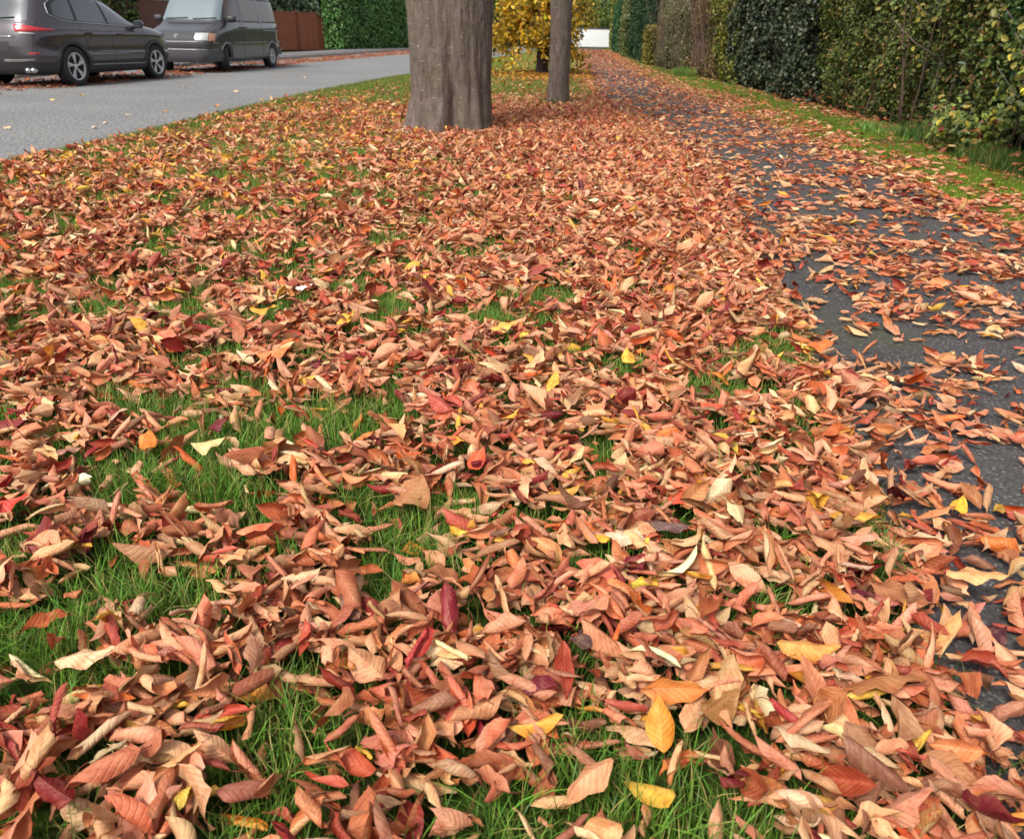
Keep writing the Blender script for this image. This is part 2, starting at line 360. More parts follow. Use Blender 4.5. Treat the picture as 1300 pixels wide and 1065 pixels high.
PAL = np.array([S(216, 156, 116), S(212, 164, 120), S(208, 138, 106), S(202, 126, 88), S(186, 108, 76), S(176, 82, 62), S(150, 50, 46), S(120, 30, 42), S(232, 178, 72), S(222, 118, 60), S(234, 196, 152), S(142, 98, 72)])
PN = ['salmon', 'tan', 'pink', 'orange brown', 'rust brown', 'brick red', 'dark red', 'maroon', 'yellow', 'orange', 'cream', 'brown']
PW = np.array([.21, .22, .15, .15, .11, .055, .026, .010, .022, .018, .065, .045])
def pick(n, wts):
    w_ = wts / wts.sum(); i = rng.choice(len(PAL), n, p=w_)
    c = PAL[i] * np.exp(rng.normal(-.04, .23, (n, 1))) * np.exp(rng.normal(0, .06, (n, 3)))
    return i, np.clip(c, .01, .85)

def litter_density(x, y):
    """leaves per square metre"""
    pL, pR, hx, rr = PATH_L(y), PATH_R(y), HEDGE(y), ROAD_R(y)
    n1 = vnoise(x, y, .22, 3); n2 = vnoise(x, y, .75, 5); n3 = vnoise(x, y, 2.2, 9)
    n0 = vnoise(x, y, .12, 2); g_ = .52 * n0 + .30 * n1 + .12 * n2 + .06 * n3
    # lawn: bare grass shows more towards the left and the near left, less towards the path
    leftness = sstep(.9, -1.0, x) * (1 - .15 * sstep(2.5, 6, y))
    thr = .28 + .10 * leftness + .13 * sstep(3.0, 5.5, y) * sstep(.4, -1.6, x)
    dens = 1620 * sstep(thr, thr + .16, g_) + 260
    dens = dens * (1 + .35 * sstep(.0, .7, x - pL + .9))
    far = sstep(10.3, 13.0, y)
    dens = dens * (1 - .72 * far) * (1 - .85 * sstep(12.8, 16, y))
    dens = dens * (1 - .6 * sstep(rr + 1.0, rr + .05, x) * sstep(5, 8, y))
    dens = dens + 300 * np.exp(-((x - pL) / .22) ** 2) * sstep(10, 14, y) * (1 - .75 * sstep(17, 30, y))
    # tarmac
    t = (x - pL) / (pR - pL)
    st = vnoise(x + y * .15, y * 1.9, .42, 21) * .6 + vnoise(x, y, .14, 22) * .4
    pd = 1150 * sstep(.10 + .26 * sstep(3, 7, y), -.10, t) * (1 - .85 * sstep(10, 14, y)) + 560 * sstep(.47, .62, st) * (1 - .85 * sstep(13, 16, y)) + 125 + 420 * np.exp(-((t - 1.0) / .13) ** 2) * (1 - .7 * sstep(19, 26, y)) * sstep(2, 4, y)
    pd = pd * (1 - .5 * sstep(4, 12, y)) + 120 * np.exp(-((y - 17.5) / 2.6) ** 2) * sstep(.5, 1.0, t)
    # mossy strip
    m_ = (x - pR) / (hx - pR)
    md = (640 * sstep(.40, .60, g_) + 70) * (1 - .85 * sstep(.2, .65, m_)) + 200 * np.exp(-((m_ - 1.0) / .16) ** 2)
    md = md * (1 - .55 * sstep(12, 20, y))
    d = np.where(x < pL, dens, np.where(x < pR, pd, md))
    # trunks and the outside
    d = np.where((x - -0.73) ** 2 + (y - 9.25) ** 2 < .42 ** 2, 0, d)
    d = np.where((x - 0.65) ** 2 + (y - 13.17) ** 2 < .16 ** 2, 0, d)
    return np.where((x < rr - .02) | (x > hx + .25), 0, d)
def in_view(x, y, m=.35):
    fw = y * math.cos(TH) + CH * math.sin(TH)
    return (np.abs(x) < .668 * fw + m)
def sample(y0, y1, dmax=2200):
    xs0 = max(-5.2, -(.668 * (y1 * .91 + .42) + .4)); xs1 = min(5.6, -xs0)
    if y1 > 20: xs0, xs1 = -4, 8
    n = int((xs1 - xs0) * (y1 - y0) * dmax)
    x = rng.uniform(xs0, xs1, n); y = rng.uniform(y0, y1, n)
    keep = (rng.random(n) * dmax < litter_density(x, y)) & in_view(x, y)
    return x[keep], y[keep]
def litter(x, y, flat=1.0):
    n = len(x)
    yellowy = sstep(.0, -2.0, x) * sstep(3.5, 6.5, y) * (1 - sstep(13, 16, y))
    wy = PW.copy(); wy[8] = .22; wy[9] = .08; wy[10] = .14; wy[1] = .26
    i1, c1 = pick(n, PW); i2, c2 = pick(n, wy); q = rng.random(n) < yellowy
    idx = np.where(q, i2, i1); c = np.where(q[:, None], c2, c1)
    L_ = np.clip(rng.normal(.082, .018, n), .035, .118); W_ = L_ * rng.uniform(.36, .54, n)
    onpath = (x > PATH_L(y) + .35)
    W_ = np.where(onpath, W_ * .9, W_)
    tot = np.where(rng.random(n) < .66, rng.uniform(3.8, 8.5, n), rng.uniform(2.2, 4.6, n)); flatq = rng.random(n) < .13; tot = np.where(flatq, rng.uniform(.4, 1.8, n), tot)
    k = np.minimum(tot / W_, 260)
    asym = rng.uniform(.35, 1.65, n)
    curl, curl2 = k * asym, k * (2 - asym)
    bend = rng.normal(0, 7, n); skew = rng.normal(0, .42, n)
    roll = rng.choice([0, math.pi, math.pi, math.pi * .5, -math.pi * .5], n) + rng.normal(0, .5, n)
    pitch = rng.normal(0, .36, n) * np.where(onpath, .45, 1.0)
    yaw = rng.uniform(0, 2 * math.pi, n)
    # on the tarmac and the right side leaves lie along the wind
    yaw = np.where(rng.random(n) < .35, rng.normal(R(70), .5, n), yaw)
    d = litter_density(x, y); pile = .006 + .040 * np.clip(d / 1600, 0, 1)
    lay = rng.random(n)
    z = np.where(x < PATH_L(y), .006 + lay * pile + .012, .0 + lay * pile * np.clip(d / 900, .05, 1))
    return idx, dict(pos=np.stack([x, y, z], 1), L_=L_, W_=W_, curl=curl, curl2=curl2, bend=bend, skew=skew, roll=roll, pitch=pitch, yaw=yaw, colr=c, rip=rng.uniform(-1, 1, n)), lay
def sub(d, m): return {k: v[m] for k, v in d.items()}

# ---- nearest litter, most of it in one mesh; the 300 largest in view are leaves of their own
x, y = sample(.35, 3.4)
idx, D, lay = litter(x, y)
# clear a little room around the hand-placed leaves
# (px, py, length m, width m, yaw deg in plan, colour, curl, roll deg, pitch deg, label, pixel name)
LM = [
 (525, 645, .125, .085, 75, S(186, 132, 88), 6, 180, 8, 'large flat tan leaf with clear veins, the biggest in the middle of the litter'),
 (835, 943, .085, .045, 95, S(226, 152, 56), 5, 180, 38, 'yellow orange leaf with dark speckles standing upright in the grass'),
 (1140, 772, .125, .058, -40, S(168, 108, 70), 8, 180, 6, 'flat brown veined leaf lying at the edge of the path'),
 (1265, 800, .062, .05, 20, S(78, 30, 42), 14, 180, 5, 'dark purple leaf on the bare tarmac at the right edge'),
 (1086, 768, .06, .032, -30, S(96, 26, 42), 40, 180, 4, 'small maroon rolled leaf left of the flat brown veined leaf'),
 (280, 551, .07, .05, 40, S(112, 24, 34), 26, 170, 15, 'crumpled crimson leaf on its own among salmon leaves'),
 (606, 600, .075, .042, 65, S(228, 104, 66), 12, 180, 30, 'bright coral leaf pointing up and right above the large tan leaf'),
 (115, 850, .10, .042, 5, S(236, 196, 150), 16, 180, 4, 'smooth pale cream leaf lying level near the left edge'),
 (190, 573, .075, .045, 110, S(232, 142, 62), 10, 180, 20, 'flat orange leaf tilted in the grass at the left'),
 (583, 570, .115, .040, 22, S(236, 172, 60), 18, 180, 6, 'long slender yellow leaf just above the bright coral leaf'),
 (760, 694, .075, .034, -5, S(238, 178, 50), 22, 180, 4, 'golden yellow leaf on the brown leaves below the picture centre'),
 (862, 643, .075, .044, 10, S(226, 92, 62), 14, 180, 8, 'vivid red orange leaf right of the centre beside a grass gap'),
 (1118, 890, .13, .06, 8, S(172, 112, 68), 12, 180, 10, 'big arched brown leaf lying across the pile at the lower right'),
 (1020, 846, .105, .05, -5, S(232, 168, 88), 44, 180, 3, 'rolled golden tan leaf bridging the grass at the lower right'),
 (1215, 886, .075, .06, 200, S(190, 108, 66), 9, 180, 20, 'small fan shaped brown leaf with pale veins at the lower right'),
 (268, 580, .085, .052, 8, S(238, 204, 142), 10, 180, 6, 'flat straw coloured leaf below the crumpled crimson leaf'),
 (640, 426, .11, .06, 10, S(240, 186, 88), 16, 180, 8, 'bright yellow leaf above the centre of the litter'),
 (797, 465, .075, .05, 100, S(240, 188, 70), 10, 180, 24, 'triangular yellow leaf standing beside a pink one'),
 (1218, 637, .065, .042, 50, S(240, 196, 66), 14, 180, 12, 'clear yellow leaf lying alone on the dark path'),
 (387, 374, .11, .035, 18, S(226, 224, 220), 30, 180, 6, 'whitish curled leaf scrap in the upper left of the lawn'),
 (848, 682, .115, .035, -8, S(104, 76, 70), 46, 180, 4, 'shrivelled dark grey brown leaf right of the golden yellow leaf'),
 (740, 826, .06, .045, 30, S(92, 66, 60), 34, 180, 10, 'crumpled dark grey leaf above the lower grass gap'),
 (1236, 746, .12, .05, -14, S(236, 178, 118), 18, 180, 5, 'long pale orange leaf lying over the path edge at the right'),
 (855, 899, .115, .05, -2, S(214, 132, 62), 36, 180, 4, 'long orange curled leaf left of the speckled upright leaf top'),
 (336, 405, .10, .05, 0, S(240, 174, 62), 24, 180, 5, 'golden leaf pair half buried in the upper left lawn'),
 (350, 463, .12, .075, 15, S(232, 140, 86), 9, 180, 8, 'broad peach orange leaf in the left of the lawn'),
 (1040, 450, .10, .07, 5, S(222, 118, 60), 10, 180, 7, 'broad orange leaf in the dense band beside the path'),
 (903, 531, .085, .04, -45, S(226, 86, 52), 14, 180, 12, 'slim scarlet leaf pointing down and right in the dense band'),
 (86, 333, .13, .045, -3, S(226, 96, 62), 22, 180, 4, 'long red leaf lying level at the left edge of the lawn'),
 (440, 416, .10, .05, 60, S(240, 196, 84), 14, 180, 16, 'yellow leaf with a folded side standing in the upper lawn'),
 (18, 655, .085, .05, 10, S(206, 60, 44), 14, 180, 8, 'scarlet leaf cut by the left edge of the picture'),
 (912, 918, .08, .05, 30, S(160, 116, 66), 8, 180, 14, 'flat olive brown leaf right of the speckled upright leaf'),
 (465, 862, .085, .06, 170, S(214, 154, 110), 14, 180, 14, 'wide tan leaf with fanned veins near the bottom left of centre'),
]
lm_pts = np.array([ground(a[0], a[1], .04) for a in LM])
def make_leaf(P1, f, C1, LU1, origin, stalk_dir=None):
    """one leaf object with its own stalk"""
    V = P1 - origin; nuv = len(V)
    # stalk: a thin curved three sided tube from the leaf base
    nu_, nv_ = NU, NV
    base = V.reshape(nu_, nv_, 3)[nu_ // 2, 0]; nxt = V.reshape(nu_, nv_, 3)[nu_ // 2, 1]
    t = base - nxt; t = t / (np.linalg.norm(t) + 1e-9); sd_ = np.array([-t[1], t[0], 0])
    rows = []
    for q in range(5):
        p = base + t * .0055 * q + sd_ * .0007 * q * q; p[2] = p[2] + .0004 * q
        for a_ in (0, 2.1, 4.2): rows.append(p + .0009 * (math.cos(a_) * sd_ + math.sin(a_) * np.array([0, 0, 1])))
    rows = np.array(rows); fs = []
    for q in range(4):
        for a_ in range(3):
            fs.append((nuv + q * 3 + a_, nuv + q * 3 + (a_ + 1) % 3, nuv + q * 3 + 3 + (a_ + 1) % 3, nuv + q * 3 + 3 + a_))
    V2 = np.vstack([V, rows]); F2 = np.vstack([f, np.array(fs)])
    C2 = np.vstack([C1, np.repeat(S(120, 50, 40)[None], len(rows), 0)]); L2 = np.vstack([LU1, np.tile([[0.5, .5, .5]], (len(rows), 1))])
    me = np_mesh('fallen_leaf', V2, F2, True, C2, L2)
    o = link('fallen_leaf', me, M_leaf); o.location = origin
    return o
NU, NV = 13, 11
# landmarks
n = len(LM); A = lambda k: np.array([a[k] for a in LM], float)
dl = dict(pos=np.column_stack([lm_pts, np.full(n, .060)]), L_=A(2), W_=A(3), curl=A(6) * 1.2, curl2=A(6) * .8, bend=rng.normal(0, 3, n), skew=rng.normal(0, .15, n),
          roll=np.radians(A(7)) + rng.normal(0, .15, n), pitch=np.radians(A(8)), yaw=np.radians(A(4) - 90), colr=np.array([a[5] for a in LM]), rip=rng.uniform(-1, 1, n))
dl['pos'][[3, 18], 2] = .012
P, f, C, LU = leaf_batch(**dl, nu=NU, nv=NV)
for i in range(n):
    o = make_leaf(P[i], f, C[i], LU[i], dl['pos'][i].copy())
    tag(o, LM[i][9], 'leaf', 'fallen leaves lying largest in the foreground')
# 300 - n others: nearest, top of the pile, inside the frame
pxs, pys, fw = project(D['pos'][:, 0], D['pos'][:, 1], D['pos'][:, 2] + .02)
dmin = np.min(np.hypot(pxs[:, None] - A(0)[None], pys[:, None] - A(1)[None]) / (D['L_'][:, None] * FPX / fw[:, None]), 1)
ok = (pxs > 8) & (pxs < 1292) & (pys < 1060) & (pys > 300) & (lay > .75) & (dmin > .75)
score = D['L_'] * FPX / fw * (1 + .0 * lay); score[~ok] = -1
order = np.argsort(-score)[:300 - n]
big = np.zeros(len(x), bool); big[order] = True
Db = sub(D, big); Db['pos'][:, 2] += .010
ib = idx[big]; P, f, C, LU = leaf_batch(**Db, nu=NU, nv=NV)
# labels: which landmark is nearest, in which direction, and how far along among its like
short = ['the large flat tan leaf', 'the speckled upright leaf', 'the flat brown veined leaf', 'the dark purple leaf', 'the small maroon leaf', 'the crumpled crimson leaf', 'the bright coral leaf', 'the pale cream leaf', 'the tilted orange leaf',
 'the slender yellow leaf', 'the golden yellow leaf', 'the vivid red orange leaf', 'the big arched brown leaf', 'the rolled golden leaf', 'the fan shaped brown leaf', 'the straw coloured leaf', 'the bright yellow leaf', 'the triangular yellow leaf', 'the lone yellow leaf',
 'the whitish leaf scrap', 'the shrivelled dark leaf', 'the crumpled grey leaf', 'the long pale orange leaf', 'the long orange curled leaf', 'the golden leaf pair', 'the broad peach leaf', 'the broad orange leaf', 'the slim scarlet leaf', 'the long red leaf', 'the folded yellow leaf', 'the scarlet edge leaf', 'the olive brown leaf', 'the wide tan leaf']
dirs = ['right of', 'above and right of', 'above', 'above and left of', 'left of', 'below and left of', 'below', 'below and right of']
bx_, by_, _ = project(Db['pos'][:, 0], Db['pos'][:, 1], Db['pos'][:, 2] + .02)
keyed = {}
for i in range(len(ib)):
    dd = np.hypot(bx_[i] - A(0), by_[i] - A(1)); j = int(np.argmin(dd)); ang = math.atan2(-(by_[i] - A(1)[j]), bx_[i] - A(0)[j])
    keyed.setdefault((j, int(round(ang / (math.pi / 4))) % 8, PN[ib[i]]), []).append((dd[j], i))
ordn = ['nearest', 'second nearest', 'third nearest', 'fourth nearest', 'fifth nearest', 'sixth nearest', 'seventh nearest', 'eighth nearest', 'ninth nearest', 'tenth nearest', 'eleventh nearest', 'twelfth nearest']
lab = [''] * len(ib)
for (j, d_, cn), lst in keyed.items():
    for k, (_, i) in enumerate(sorted(lst)):
        form = 'open' if (Db['curl'][i] + Db['curl2'][i]) / 2 * Db['W_'][i] < 1.4 else 'curled'
        lab[i] = f'{ordn[min(k, 11)]} {cn} {form} leaf {dirs[d_]} {short[j]}'
for i in range(len(ib)):
    o = make_leaf(P[i], f, C[i], LU[i], Db['pos'][i].copy())
    tag(o, lab[i], 'leaf', 'fallen leaves lying largest in the foreground')
# the rest: stuff
chunks = []
Dr = sub(D, ~big & (dmin > .35)); ycut = Dr['pos'][:, 1] < 2.0
me = batch_mesh('leaf_litter', *leaf_batch(**sub(Dr, ycut), nu=9, nv=8))
tag(link('leaf_litter', me, M_leaf), 'thick layer of curled salmon and tan leaves over the near lawn', 'fallen leaves', kind='stuff')
me = batch_mesh('leaf_litter', *leaf_batch(**sub(Dr, ~ycut), nu=7, nv=6))
tag(link('leaf_litter', me, M_leaf), 'layer of dry cherry leaves over the lawn and path just beyond the near leaves', 'fallen leaves', kind='stuff')
x, y = sample(3.4, 8.0); _, D2, _ = litter(x, y)
me = batch_mesh('leaf_litter', *leaf_batch(**D2, nu=5, nv=5))
tag(link('leaf_litter', me, M_leaf), 'leaf litter with yellow leaves mixed in, covering the lawn before the big trunk', 'fallen leaves', kind='stuff')
x, y = sample(8.0, 20.0); _, D3, _ = litter(x, y)
me = batch_mesh('leaf_litter', *leaf_batch(**D3, nu=4, nv=3))
tag(link('leaf_litter', me, M_leaf), 'leaf litter around both trunks and along the far path', 'fallen leaves', kind='stuff')
x, y = sample(20.0, 60.0, 500); _, D4, _ = litter(x, y)
me = batch_mesh('leaf_litter', *leaf_batch(**D4, nu=3, nv=3))
tag(link('leaf_litter', me, M_leaf), 'thin scatter of leaves on the far verge and path', 'fallen leaves', kind='stuff')
# leaves blown against the pile at the foot of the big trunk
n = 420; a = rng.uniform(0, 2 * math.pi, n); rr_ = .46 + rng.gamma(1.5, .07, n)
x = -0.73 + rr_ * np.cos(a); y = 9.25 + rr_ * np.sin(a); _, D5, _ = litter(x, y); D5['pos'][:, 2] += np.clip(.05 - (rr_ - .46) * .3, 0, .05) * rng.random(n)
me = batch_mesh('leaf_litter', *leaf_batch(**D5, nu=5, nv=5))
tag(link('leaf_litter', me, M_leaf), 'leaves heaped against the foot of the big trunk', 'fallen leaves', kind='stuff')
# gutter leaves under and beside the parked vehicles
n = 24000; y = rng.uniform(12, 60, n); t = rng.random(n) ** .8
x = KERB(y) + .02 + (LEAF_EDGE(y) - KERB(y)) * t + rng.normal(0, .12, n)
keep = (vnoise(x, y, .5, 33) * .6 + vnoise(x, y, .15, 34) * .4 > .42) & (rng.random(n) < np.clip(24 / y, 0, 1)); x, y = x[keep], y[keep]
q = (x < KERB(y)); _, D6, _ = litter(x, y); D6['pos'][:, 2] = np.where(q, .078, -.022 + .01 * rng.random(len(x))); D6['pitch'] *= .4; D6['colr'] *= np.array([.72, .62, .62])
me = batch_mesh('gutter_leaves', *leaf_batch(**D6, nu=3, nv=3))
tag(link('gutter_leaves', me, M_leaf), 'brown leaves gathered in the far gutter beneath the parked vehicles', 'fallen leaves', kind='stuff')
# loose leaves on the road: countable, each its own
road_spots = [(68, 128), (8, 164), (104, 122), (163, 146), (210, 142), (134, 157), (180, 166), (120, 163), (276, 136), (257, 149), (388, 99), (356, 96), (300, 118), (235, 111)]
dl = dict(pos=np.array([[*ground(*p, -.02), -.022] for p in road_spots])); m_ = len(road_spots)
dl.update(L_=rng.uniform(.09, .12, m_), W_=rng.uniform(.045, .06, m_), curl=rng.uniform(10, 30, m_), curl2=rng.uniform(10, 30, m_), bend=rng.normal(0, 4, m_), skew=rng.normal(0, .2, m_), roll=np.full(m_, math.pi),
          pitch=rng.normal(0, .1, m_), yaw=rng.uniform(0, 6, m_), colr=np.array([S(238, 200, 120), S(240, 214, 170), S(230, 196, 100), S(240, 210, 170), S(236, 170, 80), S(236, 206, 160), S(220, 120, 80), S(240, 214, 180), S(232, 170, 100), S(180, 60, 50), S(240, 210, 150), S(238, 200, 120), S(240, 210, 160), S(236, 190, 120)]), rip=rng.uniform(-1, 1, m_))
P, f, C, LU = leaf_batch(**dl, nu=NU, nv=NV)
rl = ['yellow leaf on the road behind the grey SUV', 'pale leaf on the road at the left picture edge', 'yellowish leaf on the road by the SUV rear wheel', 'cream leaf in the middle of the road', 'orange leaf on the road near the verge',
      'pale leaf on the road, left of the orange leaf', 'reddish leaf on the road touching the verge', 'cream leaf on the road left of the reddish leaf', 'tan leaf on the road beside the grass edge', 'dark red leaf on the road beside the grass edge',
      'pale yellow leaf on the road below the van', 'yellow leaf on the road just below the van rear wheel', 'cream leaf on the road between van and verge', 'pale orange leaf on the road between the SUV and the van']
for i in range(m_):
    tag(make_leaf(P[i], f, C[i], LU[i], dl['pos'][i].copy()), rl[i], 'leaf', 'loose leaves lying on the road')

# ------------------------------------------------------------------ grass
def blades(name, x, y, z, h, wd, colr, label, segs=3, lean=.6, obj=True):
    n = len(x); a = rng.uniform(0, 2 * math.pi, n); ln = np.abs(rng.normal(0, lean, n)); fa = a + rng.normal(0, .5, n)
    ts = np.linspace(0, 1, segs + 1); P = np.zeros((n, segs + 1, 2, 3))
    for i, t in enumerate(ts):
        ext = h * t; off = h * ln * t * t * .9; zz = ext * np.sqrt(np.maximum(1 - (ln * t * .55) ** 2, .12))
        wk = wd * (1 - t ** 1.6) * .5 + .0002
        for s_, sg in ((0, -1), (1, 1)):
            P[:, i, s_, 0] = x + np.cos(a) * off - np.sin(fa) * wk * sg; P[:, i, s_, 1] = y + np.sin(a) * off + np.cos(fa) * wk * sg; P[:, i, s_, 2] = z + zz
    k = (segs + 1) * 2; f = np.array([[2 * i, 2 * i + 1, 2 * i + 3, 2 * i + 2] for i in range(segs)])
    F = (f[None] + (np.arange(n) * k)[:, None, None]).reshape(-1, 4)
    tc = np.linspace(.62, 1.15, segs + 1)
    C = colr[:, None, None, :] * np.ones(tc.shape)[None, :, None, None] * np.ones((1, 1, 2, 1))
    me = np_mesh(name, P, F, True, C)
    return tag(link(name, me, M_grass), label, 'grass', kind='stuff')
def grasscol(n, base=(84, 118, 44), dry=.15):
    c = S(*base)[None] * np.exp(rng.normal(0, .36, (n, 1))) * np.exp(rng.normal(0, .12, (n, 3)))
    q = rng.random(n) < dry; c[q] = S(176, 160, 96) * np.exp(rng.normal(0, .2, (q.sum(), 1))); return np.clip(c, .005, .8)
def gsample(y0, y1, n, inv=1.0):
    xs = min(5.2, .668 * (y1 * .91 + .42) + .4); x = rng.uniform(-xs, 1.6, n); y = rng.uniform(y0, y1, n)
    d = litter_density(x, y); keep = (x > ROAD_R(y) - .03) & (x < PATH_L(y) + .015) & in_view(x, y) & (rng.random(n) < np.clip(1.12 - inv * d / 1400, .16, 1)) & ((x - -0.73) ** 2 + (y - 9.25) ** 2 > .16)
    return x[keep], y[keep]
x, y = gsample(.4, 3.2, 210000); n = len(x)
tuft = vnoise(x, y, .09, 41); blades('grass', x, y, np.zeros(n), rng.uniform(.035, .085, n) * (.7 + .6 * tuft), rng.uniform(.0018, .0034, n), grasscol(n, (98, 136, 50)), 'green grass blades showing between the near leaves', 3, .75)
x, y = gsample(3.2, 8, 230000); n = len(x)
blades('grass', x, y, np.zeros(n), rng.uniform(.035, .07, n), rng.uniform(.003, .005, n), grasscol(n, (104, 138, 50)), 'green grass of the lawn before the big trunk', 2, .6)
x, y = gsample(8, 20, 260000); n = len(x)
blades('grass', x, y, np.zeros(n), rng.uniform(.035, .065, n), rng.uniform(.005, .009, n), grasscol(n, (104, 126, 44)), 'yellow green grass around the two trunks', 1, .5)
n = 70000; y = rng.uniform(20, 60, n); x = ROAD_R(y) + (PATH_L(y) - ROAD_R(y)) * rng.random(n)
blades('grass', x, y, np.zeros(n), rng.uniform(.04, .08, n), rng.uniform(.012, .02, n), grasscol(n, (116, 150, 56), .03), 'bright green grass of the far verge', 1, .5)
# grass edge along the road
n = 22000; y = 4 + 26 * rng.random(n) ** 1.5; x = ROAD_R(y) + rng.normal(.05, .05, n)
blades('grass', x, y, np.full(n, -.02), rng.uniform(.05, .10, n), rng.uniform(.004, .008, n), grasscol(n, (90, 116, 46)), 'longer green grass along the road edge', 2, .7)
# moss strip right of the path: very short
n = 90000; y = 3.2 + 22 * rng.random(n) ** 1.3; x = PATH_R(y) - .02 + (HEDGE(y) + .15 - PATH_R(y)) * rng.random(n)
keep = vnoise(x, y, .6, 51) > .28; x, y = x[keep], y[keep]; n = len(x)
blades('moss', x, y, np.zeros(n), rng.uniform(.012, .03, n), rng.uniform(.005, .009, n), grasscol(n, (112, 134, 36), .05), 'short mossy green turf between the path and the hedge', 1, .6)
# tall grass at the hedge foot
n = 5200; y = rng.uniform(6.4, 9.6, n); x = HEDGE(y) + rng.normal(.02, .10, n); k = vnoise(x, y, .5, 77) > .38; x, y = x[k], y[k]; n = len(x)
blades('grass', x, y, np.zeros(n), rng.uniform(.08, .22, n), rng.uniform(.004, .008, n), grasscol(n, (70, 100, 42)), 'long dark grass at the foot of the near hedge', 3, .9)
for (cx, cy, nn, hh, rad, lb) in ((4.75, 23.6, 2200, .26, .55, 'pale green grass tuft beside the bare brown shrub'), (4.5, 10.1, 700, .13, .4, 'dark green grass tuft below the near hedge')):
    a = rng.uniform(0, 6.28, nn); r_ = rad * rng.random(nn) ** .6
    o = blades('grass_tuft', cx + r_ * np.cos(a) * .6, cy + r_ * np.sin(a), np.zeros(nn), rng.uniform(.3, 1, nn) * hh, rng.uniform(.008, .014, nn), grasscol(nn, (100, 136, 60)), lb, 2, .8)

# ------------------------------------------------------------------ foliage
def cards(c, size, nrm, colr, aspect=.55, spread=.7):
    """folded leaf cards; c (N,3), nrm (N,3) preferred facing"""
    n = len(c); nn = nrm + rng.normal(0, spread, (n, 3)); nn /= np.linalg.norm(nn, axis=1, keepdims=True)
    t = rng.normal(0, 1, (n, 3)); t[:, 2] -= .5; t -= (t * nn).sum(1, keepdims=True) * nn; t /= np.linalg.norm(t, axis=1, keepdims=True) + 1e-9
    b = np.cross(nn, t); s = size[:, None]; fold = rng.uniform(.05, .35, n)[:, None] * s * aspect
    P = np.stack([c - t * s * .5, c - t * s * .12 - b * s * aspect * .5 + nn * fold, c + t * s * .22 - b * s * aspect * .42 + nn * fold, c + t * s * .5 - nn * s * .08,
                  c + t * s * .22 + b * s * aspect * .42 + nn * fold, c - t * s * .12 + b * s * aspect * .5 + nn * fold], 1)
    f = np.array([[0, 1, 2, 3], [0, 3, 4, 5]]); F = (f[None] + (np.arange(n) * 6)[:, None, None]).reshape(-1, 4)
    return P, F, np.repeat(colr[:, None, :], 6, 1)
def card_obj(name, parts, mat, parent=None):
    V, F, C, k = [], [], [], 0
    for P, f, c in parts: V.append(P.reshape(-1, 3)); F.append(f + k); C.append(c.reshape(-1, 3)); k += len(V[-1])
    return link(name, np_mesh(name, np.vstack(V), np.vstack(F), True, np.vstack(C)), mat, parent)
def palcol(n, pal, wts=None, clump=None, var=.22):
    pal = np.array([S(*p) for p in pal]); w_ = None if wts is None else np.array(wts) / np.sum(wts)
    c = pal[rng.choice(len(pal), n, p=w_)] * np.exp(rng.normal(0, var, (n, 1)))
    if clump is not None: c = c * (.6 + .8 * clump[:, None])
    return np.clip(c, .004, .8)
